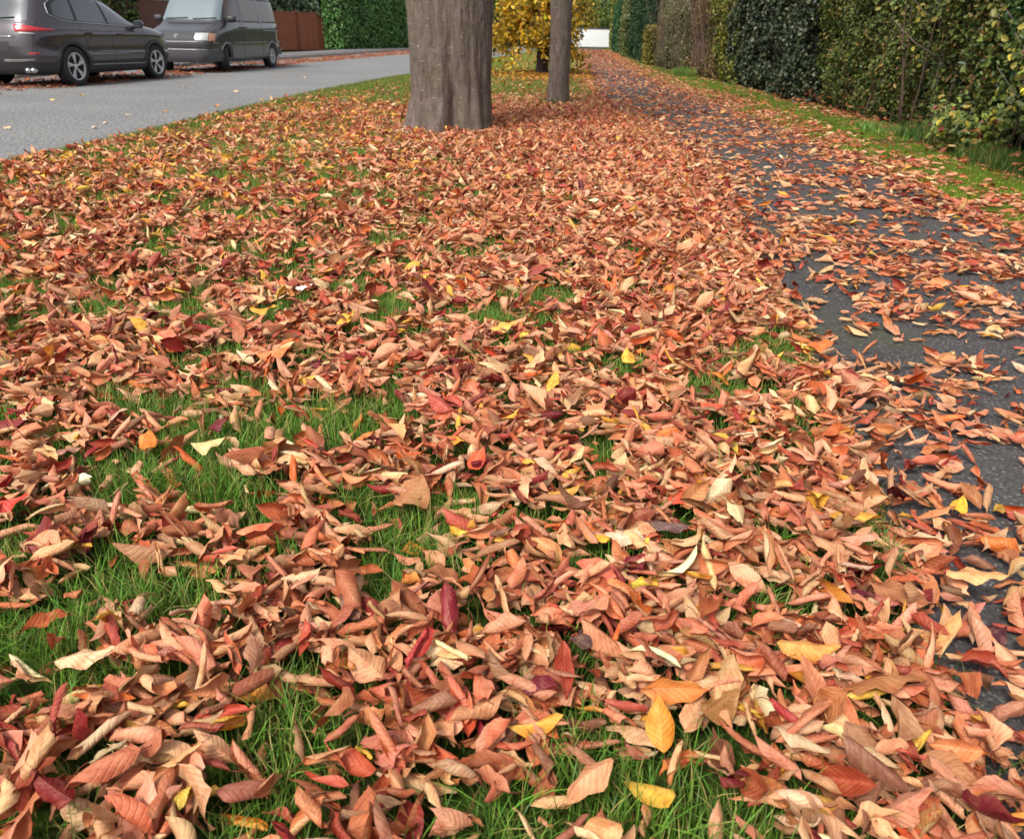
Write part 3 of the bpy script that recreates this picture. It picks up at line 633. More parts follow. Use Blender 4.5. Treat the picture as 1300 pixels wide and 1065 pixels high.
def hedge(name, label, cat, pts, thick, height, leaf, dens, pal, wts=None, bulge=.18, mat=None, aspect=.55, ragged=.12, stems=0, stem_mat=None, lean=0.0, rounded=0.0, group=None, side=1, low=.0, depth=.28, strands=0.0, twigs=0):
    """a hedge or shrub along base polyline pts (front line); thickness runs to +side of the line"""
    p0 = np.array(pts[0], float); root = empty(name, (p0[0], p0[1], 0)); tag(root, label, cat, group)
    pts = np.array(pts, float); seg = np.diff(pts, axis=0); ln = np.hypot(seg[:, 0], seg[:, 1]); cum = np.concatenate([[0], np.cumsum(ln)]); tot = cum[-1]
    seed = int(abs(p0[0] * 91 + p0[1] * 37)) + 5
    def frame(s):
        s = np.clip(s, 0, tot - 1e-6); i = np.clip(np.searchsorted(cum, s, side='right') - 1, 0, len(seg) - 1)
        t = (s - cum[i]) / ln[i]; b = pts[i] + seg[i] * t[:, None]; d = seg[i] / ln[i][:, None]; return b, d, np.stack([d[:, 1], -d[:, 0]], 1) * side   # inward normal
    def shape(s, z):   # how far the front bulges out and how the top rounds
        o = bulge * (2 * (.5 * vnoise(s, z, .9, seed) + .35 * vnoise(s, z, .35, seed + 1) + .15 * vnoise(s, z, .16, seed + 2)) - 1)
        q = np.clip(z / height, 0, 1); rnd = rounded * (thick * .5) * (1 - np.sqrt(np.maximum(1 - (np.clip((q - .5) / .5, 0, 1)) ** 2, 0)))
        foot = .14 * np.exp(-z / .18)
        e = np.minimum(s, tot - s); endr = rounded * .5 * thick * (1 - np.sqrt(np.clip(1 - (1 - np.clip(e / (thick * .6 + .01), 0, 1)) ** 2, 0, 1)))
        return -o + rnd + foot + endr - lean * z
    # faces: front, top, ends, back
    parts = []
    def put(n, mode):
        s = rng.uniform(0, tot, n); z = low + (height - low) * rng.random(n)
        nc = vnoise(s, z, .45, seed + 7) * .6 + vnoise(s, z, .18, seed + 8) * .4
        dp = rng.gamma(1.2, depth * .45, n)
        if mode == 'front': ins = shape(s, z) + dp; nv = None
        elif mode == 'back': ins = thick - shape(s, z) - dp
        elif mode == 'top': ins = rng.uniform(0, thick, n); z = height - dp + ragged * (2 * vnoise(s, ins, .4, seed + 3) - 1) - rounded * thick * .6 * np.abs(2 * ins / thick - 1) ** 2
        else:
            ins = rng.uniform(0, thick, n); e = dp + bulge * vnoise(ins, z, .5, seed + 4) - bulge * .5; s = np.where(rng.random(n) < .5, e, tot - e)
        z = z + (ragged * (vnoise(s, ins, .3, seed + 5) - .5) if mode != 'top' else 0)
        b, d, inn = frame(s); ss = np.where(s < 0, s, np.where(s > tot, s - tot, 0))
        c = np.column_stack([b + inn * ins[:, None] + d * ss[:, None], z])
        if mode == 'front': nm = np.column_stack([-inn, np.full(n, .45)])
        elif mode == 'back': nm = np.column_stack([inn, np.full(n, .45)])
        elif mode == 'top': nm = np.tile([[0, 0, 1.]], (n, 1))
        else: nm = np.column_stack([d * np.where(s < tot / 2, -1, 1)[:, None], np.full(n, .4)])
        keep = rng.random(n) < .35 + 1.1 * nc; keep &= c[:, 2] > .02
        c, nm, nc2 = c[keep] - np.array([p0[0], p0[1], 0]), nm[keep], nc[keep]
        m = len(c); parts.append(cards(c, leaf * rng.uniform(.6, 1.3, m), nm, palcol(m, pal, wts, nc2), aspect))
    A_ = tot * height; put(int(A_ * dens), 'front'); put(int(A_ * dens * .35), 'back'); put(int(tot * thick * dens * .7), 'top'); put(int(thick * height * dens * 1.5), 'end')
    card_obj('foliage', parts, mat or M_fol, root)
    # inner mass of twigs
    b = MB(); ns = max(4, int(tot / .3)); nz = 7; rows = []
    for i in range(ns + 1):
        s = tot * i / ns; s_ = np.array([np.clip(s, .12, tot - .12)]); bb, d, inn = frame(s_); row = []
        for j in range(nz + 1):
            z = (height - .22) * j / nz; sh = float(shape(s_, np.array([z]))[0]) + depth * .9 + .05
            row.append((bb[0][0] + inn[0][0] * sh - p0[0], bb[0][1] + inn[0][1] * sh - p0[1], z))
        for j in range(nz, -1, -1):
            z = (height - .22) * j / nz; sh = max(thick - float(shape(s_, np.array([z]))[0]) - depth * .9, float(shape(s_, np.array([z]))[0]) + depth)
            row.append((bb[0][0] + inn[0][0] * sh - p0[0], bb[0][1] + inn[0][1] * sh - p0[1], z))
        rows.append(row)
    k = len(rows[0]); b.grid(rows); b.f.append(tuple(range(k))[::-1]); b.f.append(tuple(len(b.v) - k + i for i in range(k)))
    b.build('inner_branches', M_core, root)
    if stems:
        tb = MB()
        for i in range(stems):
            s = np.array([random.uniform(.05, tot - .05)]); bb, d, inn = frame(s); ins = random.uniform(.02, .25) + max(0, -lean * 0)
            x0, y0 = bb[0] + inn[0] * ins - p0; r0 = random.uniform(.006, .018); h = height * random.uniform(.6, 1.05); P_ = []
            ax, ay = random.gauss(0, .12), random.gauss(0, .12)
            for q in range(7):
                t = q / 6; P_.append((x0 + ax * t * h + random.gauss(0, .012), y0 + ay * t * h + random.gauss(0, .012), h * t))
            tb.tube(P_, [r0 * (1 - .75 * q / 6) for q in range(7)], 5)
            for tw in range(twigs):
                t = random.uniform(.15, .95); q = P_[int(t * 6)]; l = random.uniform(.12, .4); a = random.uniform(0, 6.28); up = random.uniform(.3, .9)
                tb.tube([q, (q[0] + math.cos(a) * l * .5, q[1] + math.sin(a) * l * .5, q[2] + l * up * .6), (q[0] + math.cos(a) * l * .8, q[1] + math.sin(a) * l * .8, q[2] + l * up * 1.3)], [r0 * .4, r0 * .28, r0 * .12], 4, False)
        tb.build('stems', stem_mat or M_twig, root)
    return root
HG = 'hedges and shrubs along the right of the path'
def hp(y0, y1, off=0.0, n=5): return [(float(HEDGE(q)) + off, q) for q in np.linspace(y0, y1, n)]
green = [(102, 114, 50), (82, 98, 46), (116, 116, 56), (64, 82, 40), (132, 110, 58), (108, 80, 50)]
hedge('hedge', 'tall dark green mixed hedge with brown tinted leaves, nearest on the right', 'hedge', hp(8.2, 14.9, .10, 8), 1.3, 2.3, .058, 3000, green, [3, 3, 2.4, 3, 1.2, .7], .26, stems=12, group=HG, depth=.30, twigs=4)
hedge('laurel_hedge', 'dark hedge with open black hollows and bare trunks at the right edge', 'hedge', [(4.75, 3.2), (4.7, 5.4), (4.68, 8.4)], 1.3, 2.4, .07, 1000, [(52, 84, 40), (66, 96, 46), (40, 62, 34), (92, 100, 48)], None, .34, M_glossfol, stems=22, group=HG, depth=.5, low=.25, twigs=4)
hedge('ivy_bush', 'bluish dark green ivy clad bush between the mixed hedge and the yellow green shrub', 'bush', hp(14.2, 20.0, -.14, 4), 1.3, 2.5, .07, 1500, [(62, 74, 50), (46, 58, 40), (76, 86, 60), (40, 48, 34), (100, 104, 78)], None, .34, M_glossfol, group=HG, aspect=.8, rounded=.45)
hedge('shrub', 'yellow green leafy shrub left of the ivy clad bush', 'shrub', hp(19.2, 22.3, -.16, 3), 1.3, 2.5, .08, 850, [(112, 116, 42), (86, 98, 40), (132, 124, 52), (100, 84, 44)], None, .3, group=HG, rounded=.3)
hedge('twiggy_shrub', 'nearly bare brown shrub with dense upright stems', 'shrub', hp(21.5, 25.7, -.12, 3), 1.1, 2.4, .06, 1300, [(120, 92, 64), (128, 112, 66), (104, 78, 56)], None, .34, group=HG, rounded=.45, stems=60, stem_mat=M_greytwig, twigs=8)
hedge('twiggy_shrub', 'rounded grey brown twiggy shrub with patches of green leaves', 'shrub', hp(25.1, 30.6, -.3, 4), 1.4, 2.35, .07, 1100, [(116, 112, 84), (100, 108, 62), (130, 110, 86), (92, 100, 58)], None, .28, group=HG, stems=70, stem_mat=M_greytwig, twigs=10, rounded=.8)
hedge('shrub', 'small yellow leaved shrub at the foot of the dark conifer hedge', 'shrub', [(4.68, 31.24), (4.84, 32.81)], .7, 1.35, .08, 900, [(140, 126, 48), (116, 104, 44), (96, 92, 42)], None, .15, group=HG, rounded=.8)
hedge('conifer_hedge', 'tall dark green clipped conifer hedge beyond the grey twiggy shrub', 'hedge', [(4.87, 32.61), (5.15, 36.4), (5.44, 41.92)], 1.5, 3.0, .10, 520, [(46, 74, 38), (36, 58, 32), (58, 88, 46)], None, .3, group=HG, aspect=.35, rounded=.4)
hedge('hedge', 'pale brown edged clipped hedge beyond the dark conifer hedge', 'hedge', [(5.2, 41.99), (5.75, 46.38), (6.01, 49.76)], 1.6, 3.0, .12, 380, [(118, 116, 72), (98, 104, 60), (86, 104, 52)], None, .3, group=HG, rounded=.6)
hedge('conifer_hedge', 'deep green clipped hedge second from the far end of the path', 'hedge', [(5.77, 49.8), (6.24, 55.24), (6.67, 59.83)], 1.6, 3.2, .13, 330, [(54, 92, 50), (44, 76, 44), (70, 106, 56)], None, .3, group=HG, aspect=.4, rounded=.5)
hedge('hedge', 'yellowish green hedge at the far end of the path beside the white wall', 'hedge', [(6.54, 60.15), (7.21, 65.59), (7.87, 72.04)], 1.6, 3.4, .15, 300, [(128, 132, 58), (104, 124, 56), (150, 138, 66)], None, .2, group=HG)
# trunks standing inside the near hedge
def small_tree(x, y, label, r0, h, seed, px=0.0):
    random.seed(seed); root = empty('hedge_tree', (x, y, 0)); tag(root, label, 'tree'); b = MB(); P_ = [(0, 0, -.03)]
    for q in range(1, 9): P_.append((random.gauss(0, .02) + px * q * .05, random.gauss(0, .02), h * q / 8))
    b.tube(P_, [r0 * (1.25 - .75 * q / 8) for q in range(9)], 10); b.build('trunk', M_bark, root)
    t = MB(); ends = []
    for q in range(9):
        z = random.uniform(.35, h * .9); a = random.uniform(2.2, 4.3); l = random.uniform(.35, .75); p = (px * z / h * .4, 0, z)
        e = (p[0] + math.cos(a) * l, math.sin(a) * l, z + l * random.uniform(.3, 1)); m = ((p[0] + e[0]) / 2, (p[1] + e[1]) / 2, (z + e[2]) / 2 - .05)
        t.tube([p, m, e], [r0 * .35, r0 * .22, .004], 6); ends += [m, e]
    t.build('branches', M_bark, root)
    c = np.repeat(np.array(ends), 14, 0) + rng.normal(0, .12, (len(ends) * 14, 3)); m = len(c)
    card_obj('crown', [cards(c, rng.uniform(.04, .08, m), np.tile([[-1, -.6, .6]], (m, 1)), palcol(m, [(96, 108, 46), (78, 92, 40), (140, 130, 54)]), .7)], M_fol, root)
    return root
small_tree(4.86, 9.4, 'slim dark trunk with forked bare branches inside the near hedge', .035, 2.2, 3, -.6)
small_tree(5.05, 7.7, 'thicker leaning trunk hidden behind leaves right of the slim trunk', .06, 2.2, 5, .9)
small_tree(4.62, 7.05, 'thin pale upright sapling stem at the right edge of the hedge', .015, 1.3, 8, .1)
random.seed(17)
# bushes with yellow and green lobed leaves at the right edge
def bramble(x, y, label, n, rad, hgt, pal, wts, sz=.06):
    root = empty('bramble', (x, y, 0)); tag(root, label, 'bush'); b = MB(); C_, Nn = [], []
    for i in range(26):
        a = random.uniform(0, 6.28); l = random.uniform(.5, 1.0); P_ = [(0, 0, 0)]
        for q in range(1, 7):
            t = q / 6; P_.append((math.cos(a) * rad * l * t ** .8 + random.gauss(0, .015), math.sin(a) * rad * l * t ** .8 + random.gauss(0, .015), hgt * l * (1.25 * t - .4 * t * t)))
        b.tube(P_, [.006 - .0007 * q for q in range(7)], 5, False)
        for k in range(n // 26):
            q = random.uniform(.25, 1) * 6; i0 = min(int(q), 5); fq = q - i0; p = [P_[i0][j] * (1 - fq) + P_[i0 + 1][j] * fq for j in range(3)]
            C_.append([p[0] + random.gauss(0, .06), p[1] + random.gauss(0, .06), max(.03, p[2] + random.gauss(0, .06))]); Nn.append([-.7, -.6, .8])
    b.build('canes', M_twig, root); c = np.array(C_); m = len(c); cc = palcol(m, pal, wts)
    parts = []
    for da in (-.75, 0, .75):            # three-lobed leaves
        parts.append(cards(c + rng.normal(0, .008, (m, 3)), rng.uniform(.7, 1.2, m) * sz, np.array(Nn), cc, .5, .35))
    card_obj('foliage', parts, M_fol, root)
yl = [(214, 190, 62), (134, 144, 58), (100, 116, 50), (82, 96, 44), (160, 138, 58), (130, 60, 44)]
bramble(4.62, 6.25, 'yellow and green leaved bramble bush low at the right edge', 2200, .6, .95, yl, [1.2, 2.5, 3, 2.5, 1, .3])
bramble(4.85, 6.9, 'taller arching bramble with bright yellow leaves at the right edge', 2200, .7, 1.45, yl, [2.0, 2.5, 2, 1.5, 1, .2])
bramble(4.6, 8.1, 'low green bramble with a few yellow leaves below the dark hollow', 900, .55, .55, yl, [.5, 2.5, 3, 2.5, .7, .5])
# dead leaves caught in the hedge foot
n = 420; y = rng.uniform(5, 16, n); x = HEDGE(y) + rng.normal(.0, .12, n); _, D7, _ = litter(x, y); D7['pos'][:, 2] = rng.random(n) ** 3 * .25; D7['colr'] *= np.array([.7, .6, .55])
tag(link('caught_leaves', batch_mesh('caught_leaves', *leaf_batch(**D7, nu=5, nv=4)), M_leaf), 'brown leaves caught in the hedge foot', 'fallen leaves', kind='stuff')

# ------------------------------------------------------------------ trees
def fbm_r(a, z, seed): return vnoise(np.cos(a) * 1.3 + 5, np.sin(a) * 1.3 + z * .5, .35, seed) - .5
def trunk(prof, lobes, seed, nA=96, nZ=90):
    """prof: list of (z, cx, rx, cy, ry); lobes: fn(a, z)->radius factor"""
    pz = [p[0] for p in prof]; rows = []
    for z in np.linspace(pz[0], pz[-1], nZ):
        cx, rx, cy, ry = [float(np.interp(z, pz, [p[k] for p in prof])) for k in (1, 2, 3, 4)]
        a = np.linspace(0, 2 * math.pi, nA, endpoint=False)
        r = lobes(a, z) * (1 + .09 * (vnoise(np.cos(a) * 2 + 9, np.sin(a) * 2 + z * .35, .5, seed) - .5) + .035 * (vnoise(a * 6, z * 1.6, .6, seed + 1) - .5) + .030 * (vnoise(np.cos(a) * 9 + 20, np.sin(a) * 9 + z * 2.2, .35, seed + 2) - .5) + .018 * (vnoise(a * 14, z * 3, .5, seed + 4) - .5) + .03 * np.exp(-((vnoise(a * 2, z * 6, .9, seed + 6) - .5) / .03) ** 2) * .4)
        rows.append([(cx + rx * r[i] * math.cos(a[i]), cy + ry * r[i] * math.sin(a[i]), z) for i in range(nA)])
    b = MB(); b.grid(rows[::-1], closed_v=True); return b
def crown(root, starts, levels, leafpal, nleaf, lsize, seed, reach, mat=M_fol, droop=0.0, limbs=True):
    random.seed(seed); b = MB(); tips = []
    def grow(p, d, l, r, lev):
        P_ = [p]; q = np.array(p, float); d = np.array(d, float)
        for k in range(4):
            d = d + np.array([random.gauss(0, .13), random.gauss(0, .13), random.gauss(.04, .08) - droop * lev * .12]); d /= np.linalg.norm(d); q = q + d * l / 4; P_.append(tuple(q))
        b.tube(P_, [r * (1 - .11 * k) for k in range(5)], 8 if lev < 2 else 5, False)
        if lev >= levels: tips.extend(P_[1:]); return
        if lev >= levels - 1: tips.extend(P_[2:])
        for k in range(3):
            nd = d + np.array([random.gauss(0, .55), random.gauss(0, .55), random.gauss(.05, .3) - droop]); grow(P_[random.choice((3, 4, 4))], nd / np.linalg.norm(nd), l * random.uniform(.55, .8), r * .58, lev + 1)
    for (p, d, l, r) in starts: grow(p, d, l, r, 0)
    b.build('limbs', M_bark, root)
    T = np.array(tips); c = T[rng.integers(0, len(T), nleaf)] + rng.normal(0, reach, (nleaf, 3)); c = c[c[:, 2] > .35]; m = len(c)
    card_obj('crown', [cards(c, rng.uniform(.7, 1.3, m) * lsize, np.tile([[0, -.2, .6]], (m, 1)), palcol(m, leafpal, None, vnoise(c[:, 0], c[:, 1] + c[:, 2], .5, 3)), .5, .9)], mat, root)
    random.seed(seed + 1)
AUT = [(214, 130, 84), (226, 160, 70), (190, 96, 60), (150, 120, 60)]
t1 = empty('cherry_tree', (-0.73, 9.12, 0)); t1.scale = (.96, .96, 1); tag(t1, 'massive fluted grey brown tree trunk rising from the leaf litter', 'tree')
def lobe1(a, z):
    d = np.angle(np.exp(1j * (a - R(-84)))); dz = .15 + .95 * math.exp(-(max(z, 0) / .62) ** 2)
    crease = -.30 * np.exp(-(d / .17) ** 2) * dz
    c2 = -.07 * np.exp(-(np.angle(np.exp(1j * (a - R(-132)))) / .10) ** 2) - .06 * np.exp(-(np.angle(np.exp(1j * (a - R(60)))) / .3) ** 2)
    root_ = np.exp(-np.maximum(z, 0) / .30) * (.34 * np.exp(-(np.angle(np.exp(1j * (a - R(195)))) / .45) ** 2) + .10 * np.exp(-(np.angle(np.exp(1j * (a - R(-112)))) / .22) ** 2) + .06 * np.exp(-(np.angle(np.exp(1j * (a - R(-48)))) / .3) ** 2) + .12 * np.exp(-(np.angle(np.exp(1j * (a - R(90)))) / .3) ** 2))
    return 1 + crease + c2 + root_
b = trunk([(-.06, .0, .49, 0, .46), (.12, .01, .455, 0, .43), (.4, .015, .43, 0, .41), (.9, .0, .45, 0, .42), (1.35, -.0, .47, 0, .43), (1.75, -.0, .52, 0, .44), (2.05, -.0, .57, 0, .42)], lobe1, 3, 180, 120); b.build('trunk', M_bark, t1)
crown(t1, [((-.32, 0, 1.9), (-.35, .05, 1), 2.0, .26), ((.3, .05, 1.9), (.4, .1, 1), 2.1, .27), ((0, .12, 1.9), (0, .4, 1), 1.9, .2)], 4, AUT, 2600, .09, 21, .22)
t2 = empty('cherry_tree', (0.65, 13.17, 0)); tag(t2, 'slimmer straight grey brown tree trunk behind and right of the massive trunk', 'tree')
b = trunk([(-.05, 0, .20, 0, .20), (.06, 0, .178, 0, .178), (.3, .0, .163, 0, .163), (.9, .01, .16, 0, .16), (1.5, .0, .165, 0, .165), (2.2, -.01, .18, 0, .17)], lambda a, z: 1 + .05 * np.cos(3 * a + z) + .12 * np.exp(-max(z, 0) / .08) * (np.cos(5 * a) * .5 + .5), 8, 64, 60); b.build('trunk', M_bark, t2)
crown(t2, [((-.05, 0, 2.1), (-.3, .05, 1), 1.7, .12), ((.06, .05, 2.1), (.35, .1, 1), 1.7, .11)], 3, AUT, 1400, .09, 22, .25)
# moss collar of grass at its foot
n = 700; a = rng.uniform(0, 6.28, n); blades('grass_tuft', 0.65 + np.cos(a) * rng.normal(.2, .035, n), 13.17 + np.sin(a) * rng.normal(.2, .035, n), np.zeros(n), rng.uniform(.05, .16, n), np.full(n, .007), grasscol(n, (86, 92, 48)), 'ring of green grass round the slim trunk foot', 2, .5)
# yellow tree: dark stem, foliage hanging to the ground
t3 = empty('yellow_tree', (0.66, 22.41, 0)); tag(t3, 'small tree with a dark stem and golden yellow leaves hanging nearly to the grass', 'tree')
b = trunk([(-.05, 0, .20, 0, .2), (.2, 0, .15, 0, .15), (1.2, .0, .13, 0, .13), (2.2, 0, .11, 0, .11), (3.4, .0, .05, 0, .05)], lambda a, z: 1 + .06 * np.cos(4 * a), 12, 24, 24); b.build('trunk', simple('dark_bark', S(62, 44, 44), .9, noise=.3), t3)
random.seed(5); tb = MB(); C_ = []
for i in range(150):
    a = random.uniform(0, 2 * math.pi); z0 = random.uniform(1.0, 3.3); l = random.uniform(.6, 1.75) * (.72 if math.cos(a) > 0 else 1) * (1.0 if z0 < 2.4 else .8); P_ = []
    dro = random.uniform(.4, 1.4)
    for q in range(7):
        t = q / 6; P_.append((math.cos(a) * l * t, math.sin(a) * l * t, z0 + .35 * l * t - dro * l * t * t + random.gauss(0, .02)))
    tb.tube(P_, [.018 * (1 - .12 * q) for q in range(7)], 4, False)
    for k in range(92):
        q = random.uniform(.2, 1) * 6; i0 = min(int(q), 5); fq = q - i0; p = [P_[i0][j] * (1 - fq) + P_[i0 + 1][j] * fq for j in range(3)]
        C_.append([p[0] + random.gauss(0, .10), p[1] + random.gauss(0, .10), max(.12, p[2] - abs(random.gauss(0, .25)))])
tb.build('branches', bpy.data.materials['dark_bark'], t3)
c = np.array(C_); m = len(c)
card_obj('crown', [cards(c, rng.uniform(.09, .16, m), np.tile([[0, -.8, .5]], (m, 1)), palcol(m, [(214, 168, 38), (196, 144, 32), (226, 188, 70), (164, 138, 42), (128, 118, 44)], [3.4, 3, 1.4, 2.2, 2], vnoise(c[:, 0] * 1.0, c[:, 2], .35, 9), .15), .5, .8)], foliage_material('yellow_foliage', .5, .38, .3), t3)
n = 2600; a = rng.uniform(0, 6.28, n); r_ = np.abs(rng.normal(0, 1.2, n)); x = 0.66 + r_ * np.cos(a) * 1.1; y = 22.01 + r_ * np.sin(a) * 1.7; k = (x > ROAD_R(y)) & (x < PATH_L(y) + .2); x, y = x[k], y[k]; n = len(x)
_, D8, _ = litter(x, y); D8['pos'][:, 2] = .03; D8['colr'] = palcol(n, [(222, 166, 44), (196, 140, 48), (170, 120, 50)]); D8['curl'] *= .4; D8['curl2'] *= .4
tag(link('yellow_leaves', batch_mesh('yellow_leaves', *leaf_batch(**D8, nu=3, nv=3)), M_leaf), 'yellow leaves scattered on the grass under the yellow tree', 'fallen leaves', kind='stuff')

# ------------------------------------------------------------------ background across the road
FH = 'hedges across the road'
hedge('conifer_hedge', 'long tall green clipped hedge across the road, left of the massive trunk', 'hedge', [(-10.26, 44.66), (-9.31, 44.77), (-6.02, 53.68), (-2.36, 63.39), (3.19, 77.8)], 1.8, 3.5, .17, 300, [(84, 130, 62), (66, 108, 52), (100, 144, 74), (116, 152, 88)], None, .14, group=FH, side=-1, aspect=.45)
hedge('laurel_bush', 'grey green laurel bush spilling over the wooden fence', 'bush', [(-14.58, 39.67), (-12.87, 41.78), (-10.54, 45.08)], 2.0, 3.6, .26, 90, [(96, 118, 88), (74, 96, 66), (120, 140, 108)], None, .5, M_glossfol, group=FH, side=-1, low=1.55, aspect=.35)
hedge('ivy_hedge', 'dark ivy hedge rising behind the grey SUV', 'hedge', [(-15.8, 19.5), (-14.2, 26), (-13.4, 30.3)], 1.4, 3.2, .15, 260, [(66, 92, 42), (50, 74, 36), (92, 112, 52), (110, 120, 60)], None, .25, M_glossfol, group=FH, side=-1, low=.1)
for k_, o in enumerate([]): pass
# brick garden wall behind the gap between the two vehicles
bw = MB(); bw.box((0, 0, .95), (13.0, .23, 1.9)); br = empty('brick_wall', (-13.3, 33.0, 0), R(80)); tag(br, 'dark red brick garden wall seen between the SUV and the van', 'wall')
bw.build('brickwork', brick_material('red_brick', S(112, 62, 48), S(92, 50, 42), S(120, 108, 98), 4.4), br, smooth=False); cp = MB(); cp.box((0, 0, 1.94), (13.06, .3, .08), 0, .01); cp.build('coping', M_kerb, br, smooth=False)
# close-board fence: separate panels and posts
M_fence = simple('stained_fence', S(142, 84, 62), .8, noise=.3, nscale=5, bump=.3); M_post = simple('fence_post', S(116, 62, 44), .85, noise=.3, nscale=6)
fr = empty('wooden_fence', (-14.4, 38.9, 0), math.atan2(6.08, 3.93)); tag(fr, 'reddish brown panelled wooden fence beneath the laurel, right of the van', 'fence')
for i in range(4):
    x0 = i * 1.85; pm = MB()
    for k in range(17): pm.box((x0 + .92, (k % 2) * .012, .09 + k * .102), (1.74, .018, .112), 0, 0)
    for k in range(5): pm.box((x0 + .10 + k * .41, -.026, .9), (.045, .03, 1.68), 0, .004)
    pm.box((x0 + .92, -.005, 1.81), (1.76, .07, .035), 0, .004); pm.build('fence_panel', M_fence, fr, smooth=False)
for i in range(5):
    pm = MB(); pm.box((i * 1.85, 0, .95), (.10, .10, 1.92), 0, .008); pm.build('post', M_post, fr, smooth=False)
# low white wall at the end of the path, dark coping
ww = empty('white_wall', (5.989999999999999, 72.07, 0), R(2)); tag(ww, 'low white rendered wall closing the far end of the path', 'wall')
q = MB(); q.box((0, 0, .70), (4.4, .3, 1.4), 0, .01); q.build('render_face', simple('white_render', S(236, 238, 240), .8, noise=.04, nscale=2), ww, smooth=False)
q = MB(); q.box((0, 0, 1.44), (4.5, .38, .08), 0, .01); q.build('coping', simple('dark_coping', S(70, 66, 78), .8), ww, smooth=False)
# trees beyond the wall and beyond the far hedge
def far_tree(x, y, h, r, pal, label, seed):
    root = empty('background_tree', (x, y, 0)); tag(root, label, 'tree', 'background trees'); random.seed(seed); b = MB()
    b.tube([(0, 0, -.05), (.05, 0, h * .3), (0, .05, h * .75)], [.22, .17, .06], 10)
    cl = []
    for i in range(26):
        a = random.uniform(0, 6.28); z = random.uniform(h * .22, h * .95); q = 1 - abs(z / h - .5) * 1.3; l = r * max(.3, q) * random.uniform(.4, 1); e = (math.cos(a) * l, math.sin(a) * l, z); b.tube([(0, 0, z * .6), e], [.05, .012], 5, False); cl.append(e)
    b.build('trunk', M_bark, root); T = np.array(cl); n = 5200; c = T[rng.integers(0, len(T), n)] + rng.normal(0, r * .2, (n, 3)); c = c[c[:, 2] > .3]; n = len(c)
    card_obj('crown', [cards(c, rng.uniform(.14, .26, n), np.tile([[0, -.6, .6]], (n, 1)), palcol(n, pal, None, vnoise(c[:, 0], c[:, 2], .6, seed)), .6, .9)], M_fol, root)
far_tree(5.02, 75.85, 6, 2.4, [(214, 176, 60), (180, 160, 60), (140, 140, 58)], 'golden green tree behind the white wall', 31)
far_tree(8.91, 78.96, 6.5, 2.6, [(104, 128, 58), (84, 112, 50), (130, 146, 70)], 'green tree behind the right end of the white wall', 32)
far_tree(0.94, 79.97, 7, 3.0, [(96, 120, 60), (80, 100, 52)], 'green tree beyond the yellow tree across the road', 33)
far_tree(-5.88, 65.01, 8, 3.4, [(110, 126, 66), (150, 140, 70)], 'pale green tree rising over the long clipped hedge', 34)
far_tree(-13.79, 48.94, 8, 3.4, [(70, 96, 48), (90, 110, 56)], 'dark green tree behind the wooden fence', 35)
hedge('garden_hedge', 'dull green garden hedge far behind the white wall', 'hedge', [(-4, 92), (8, 88), (22, 76)], 2.5, 4.5, .3, 60, [(86, 110, 56), (120, 124, 60)], None, .3, side=-1)
# ------------------------------------------------------------------ vehicles
M_suv = simple('grey_paint', S(76, 70, 74), .28, .6, .5, 1.0); M_van = simple('dark_grey_paint', S(72, 70, 74), .3, .5, .5, 1.0)
M_plast = simple('black_plastic', S(50, 49, 51), .55, noise=.15, nscale=30); M_rub = simple('tyre_rubber', S(38, 37, 37), .8, noise=.2, nscale=20)
M_glass = simple('dark_glass', S(40, 46, 50), .04, 0, 1.0, 1.0); M_chr = simple('chrome', S(205, 205, 208), .18, 1.0); M_alloy = simple('alloy', S(208, 208, 210), .35, .25)
M_dark = simple('wheel_well', S(14, 14, 15), .9); M_red = simple('red_lamp', S(178, 22, 30), .12, 0, .6, 1.0); M_lamp = simple('clear_lamp', S(176, 176, 174), .25, .1, .6, 1.0)
M_bump = simple('bumper_plastic', S(78, 77, 81), .5, noise=.1, nscale=20); M_amber = simple('amber_lamp', S(196, 136, 104), .15, 0, .6, 1.0); M_sil = simple('silver_trim', S(150, 146, 146), .35, .6)
M_vglass = simple('brown_reflection_glass', S(74, 54, 44), .04, 0, .6, .4); M_skyscreen = simple('windscreen', S(104, 118, 122), .06, 0, 1.0, 1.0)  # brown and pale sky reflections painted into the side glass and screen colour
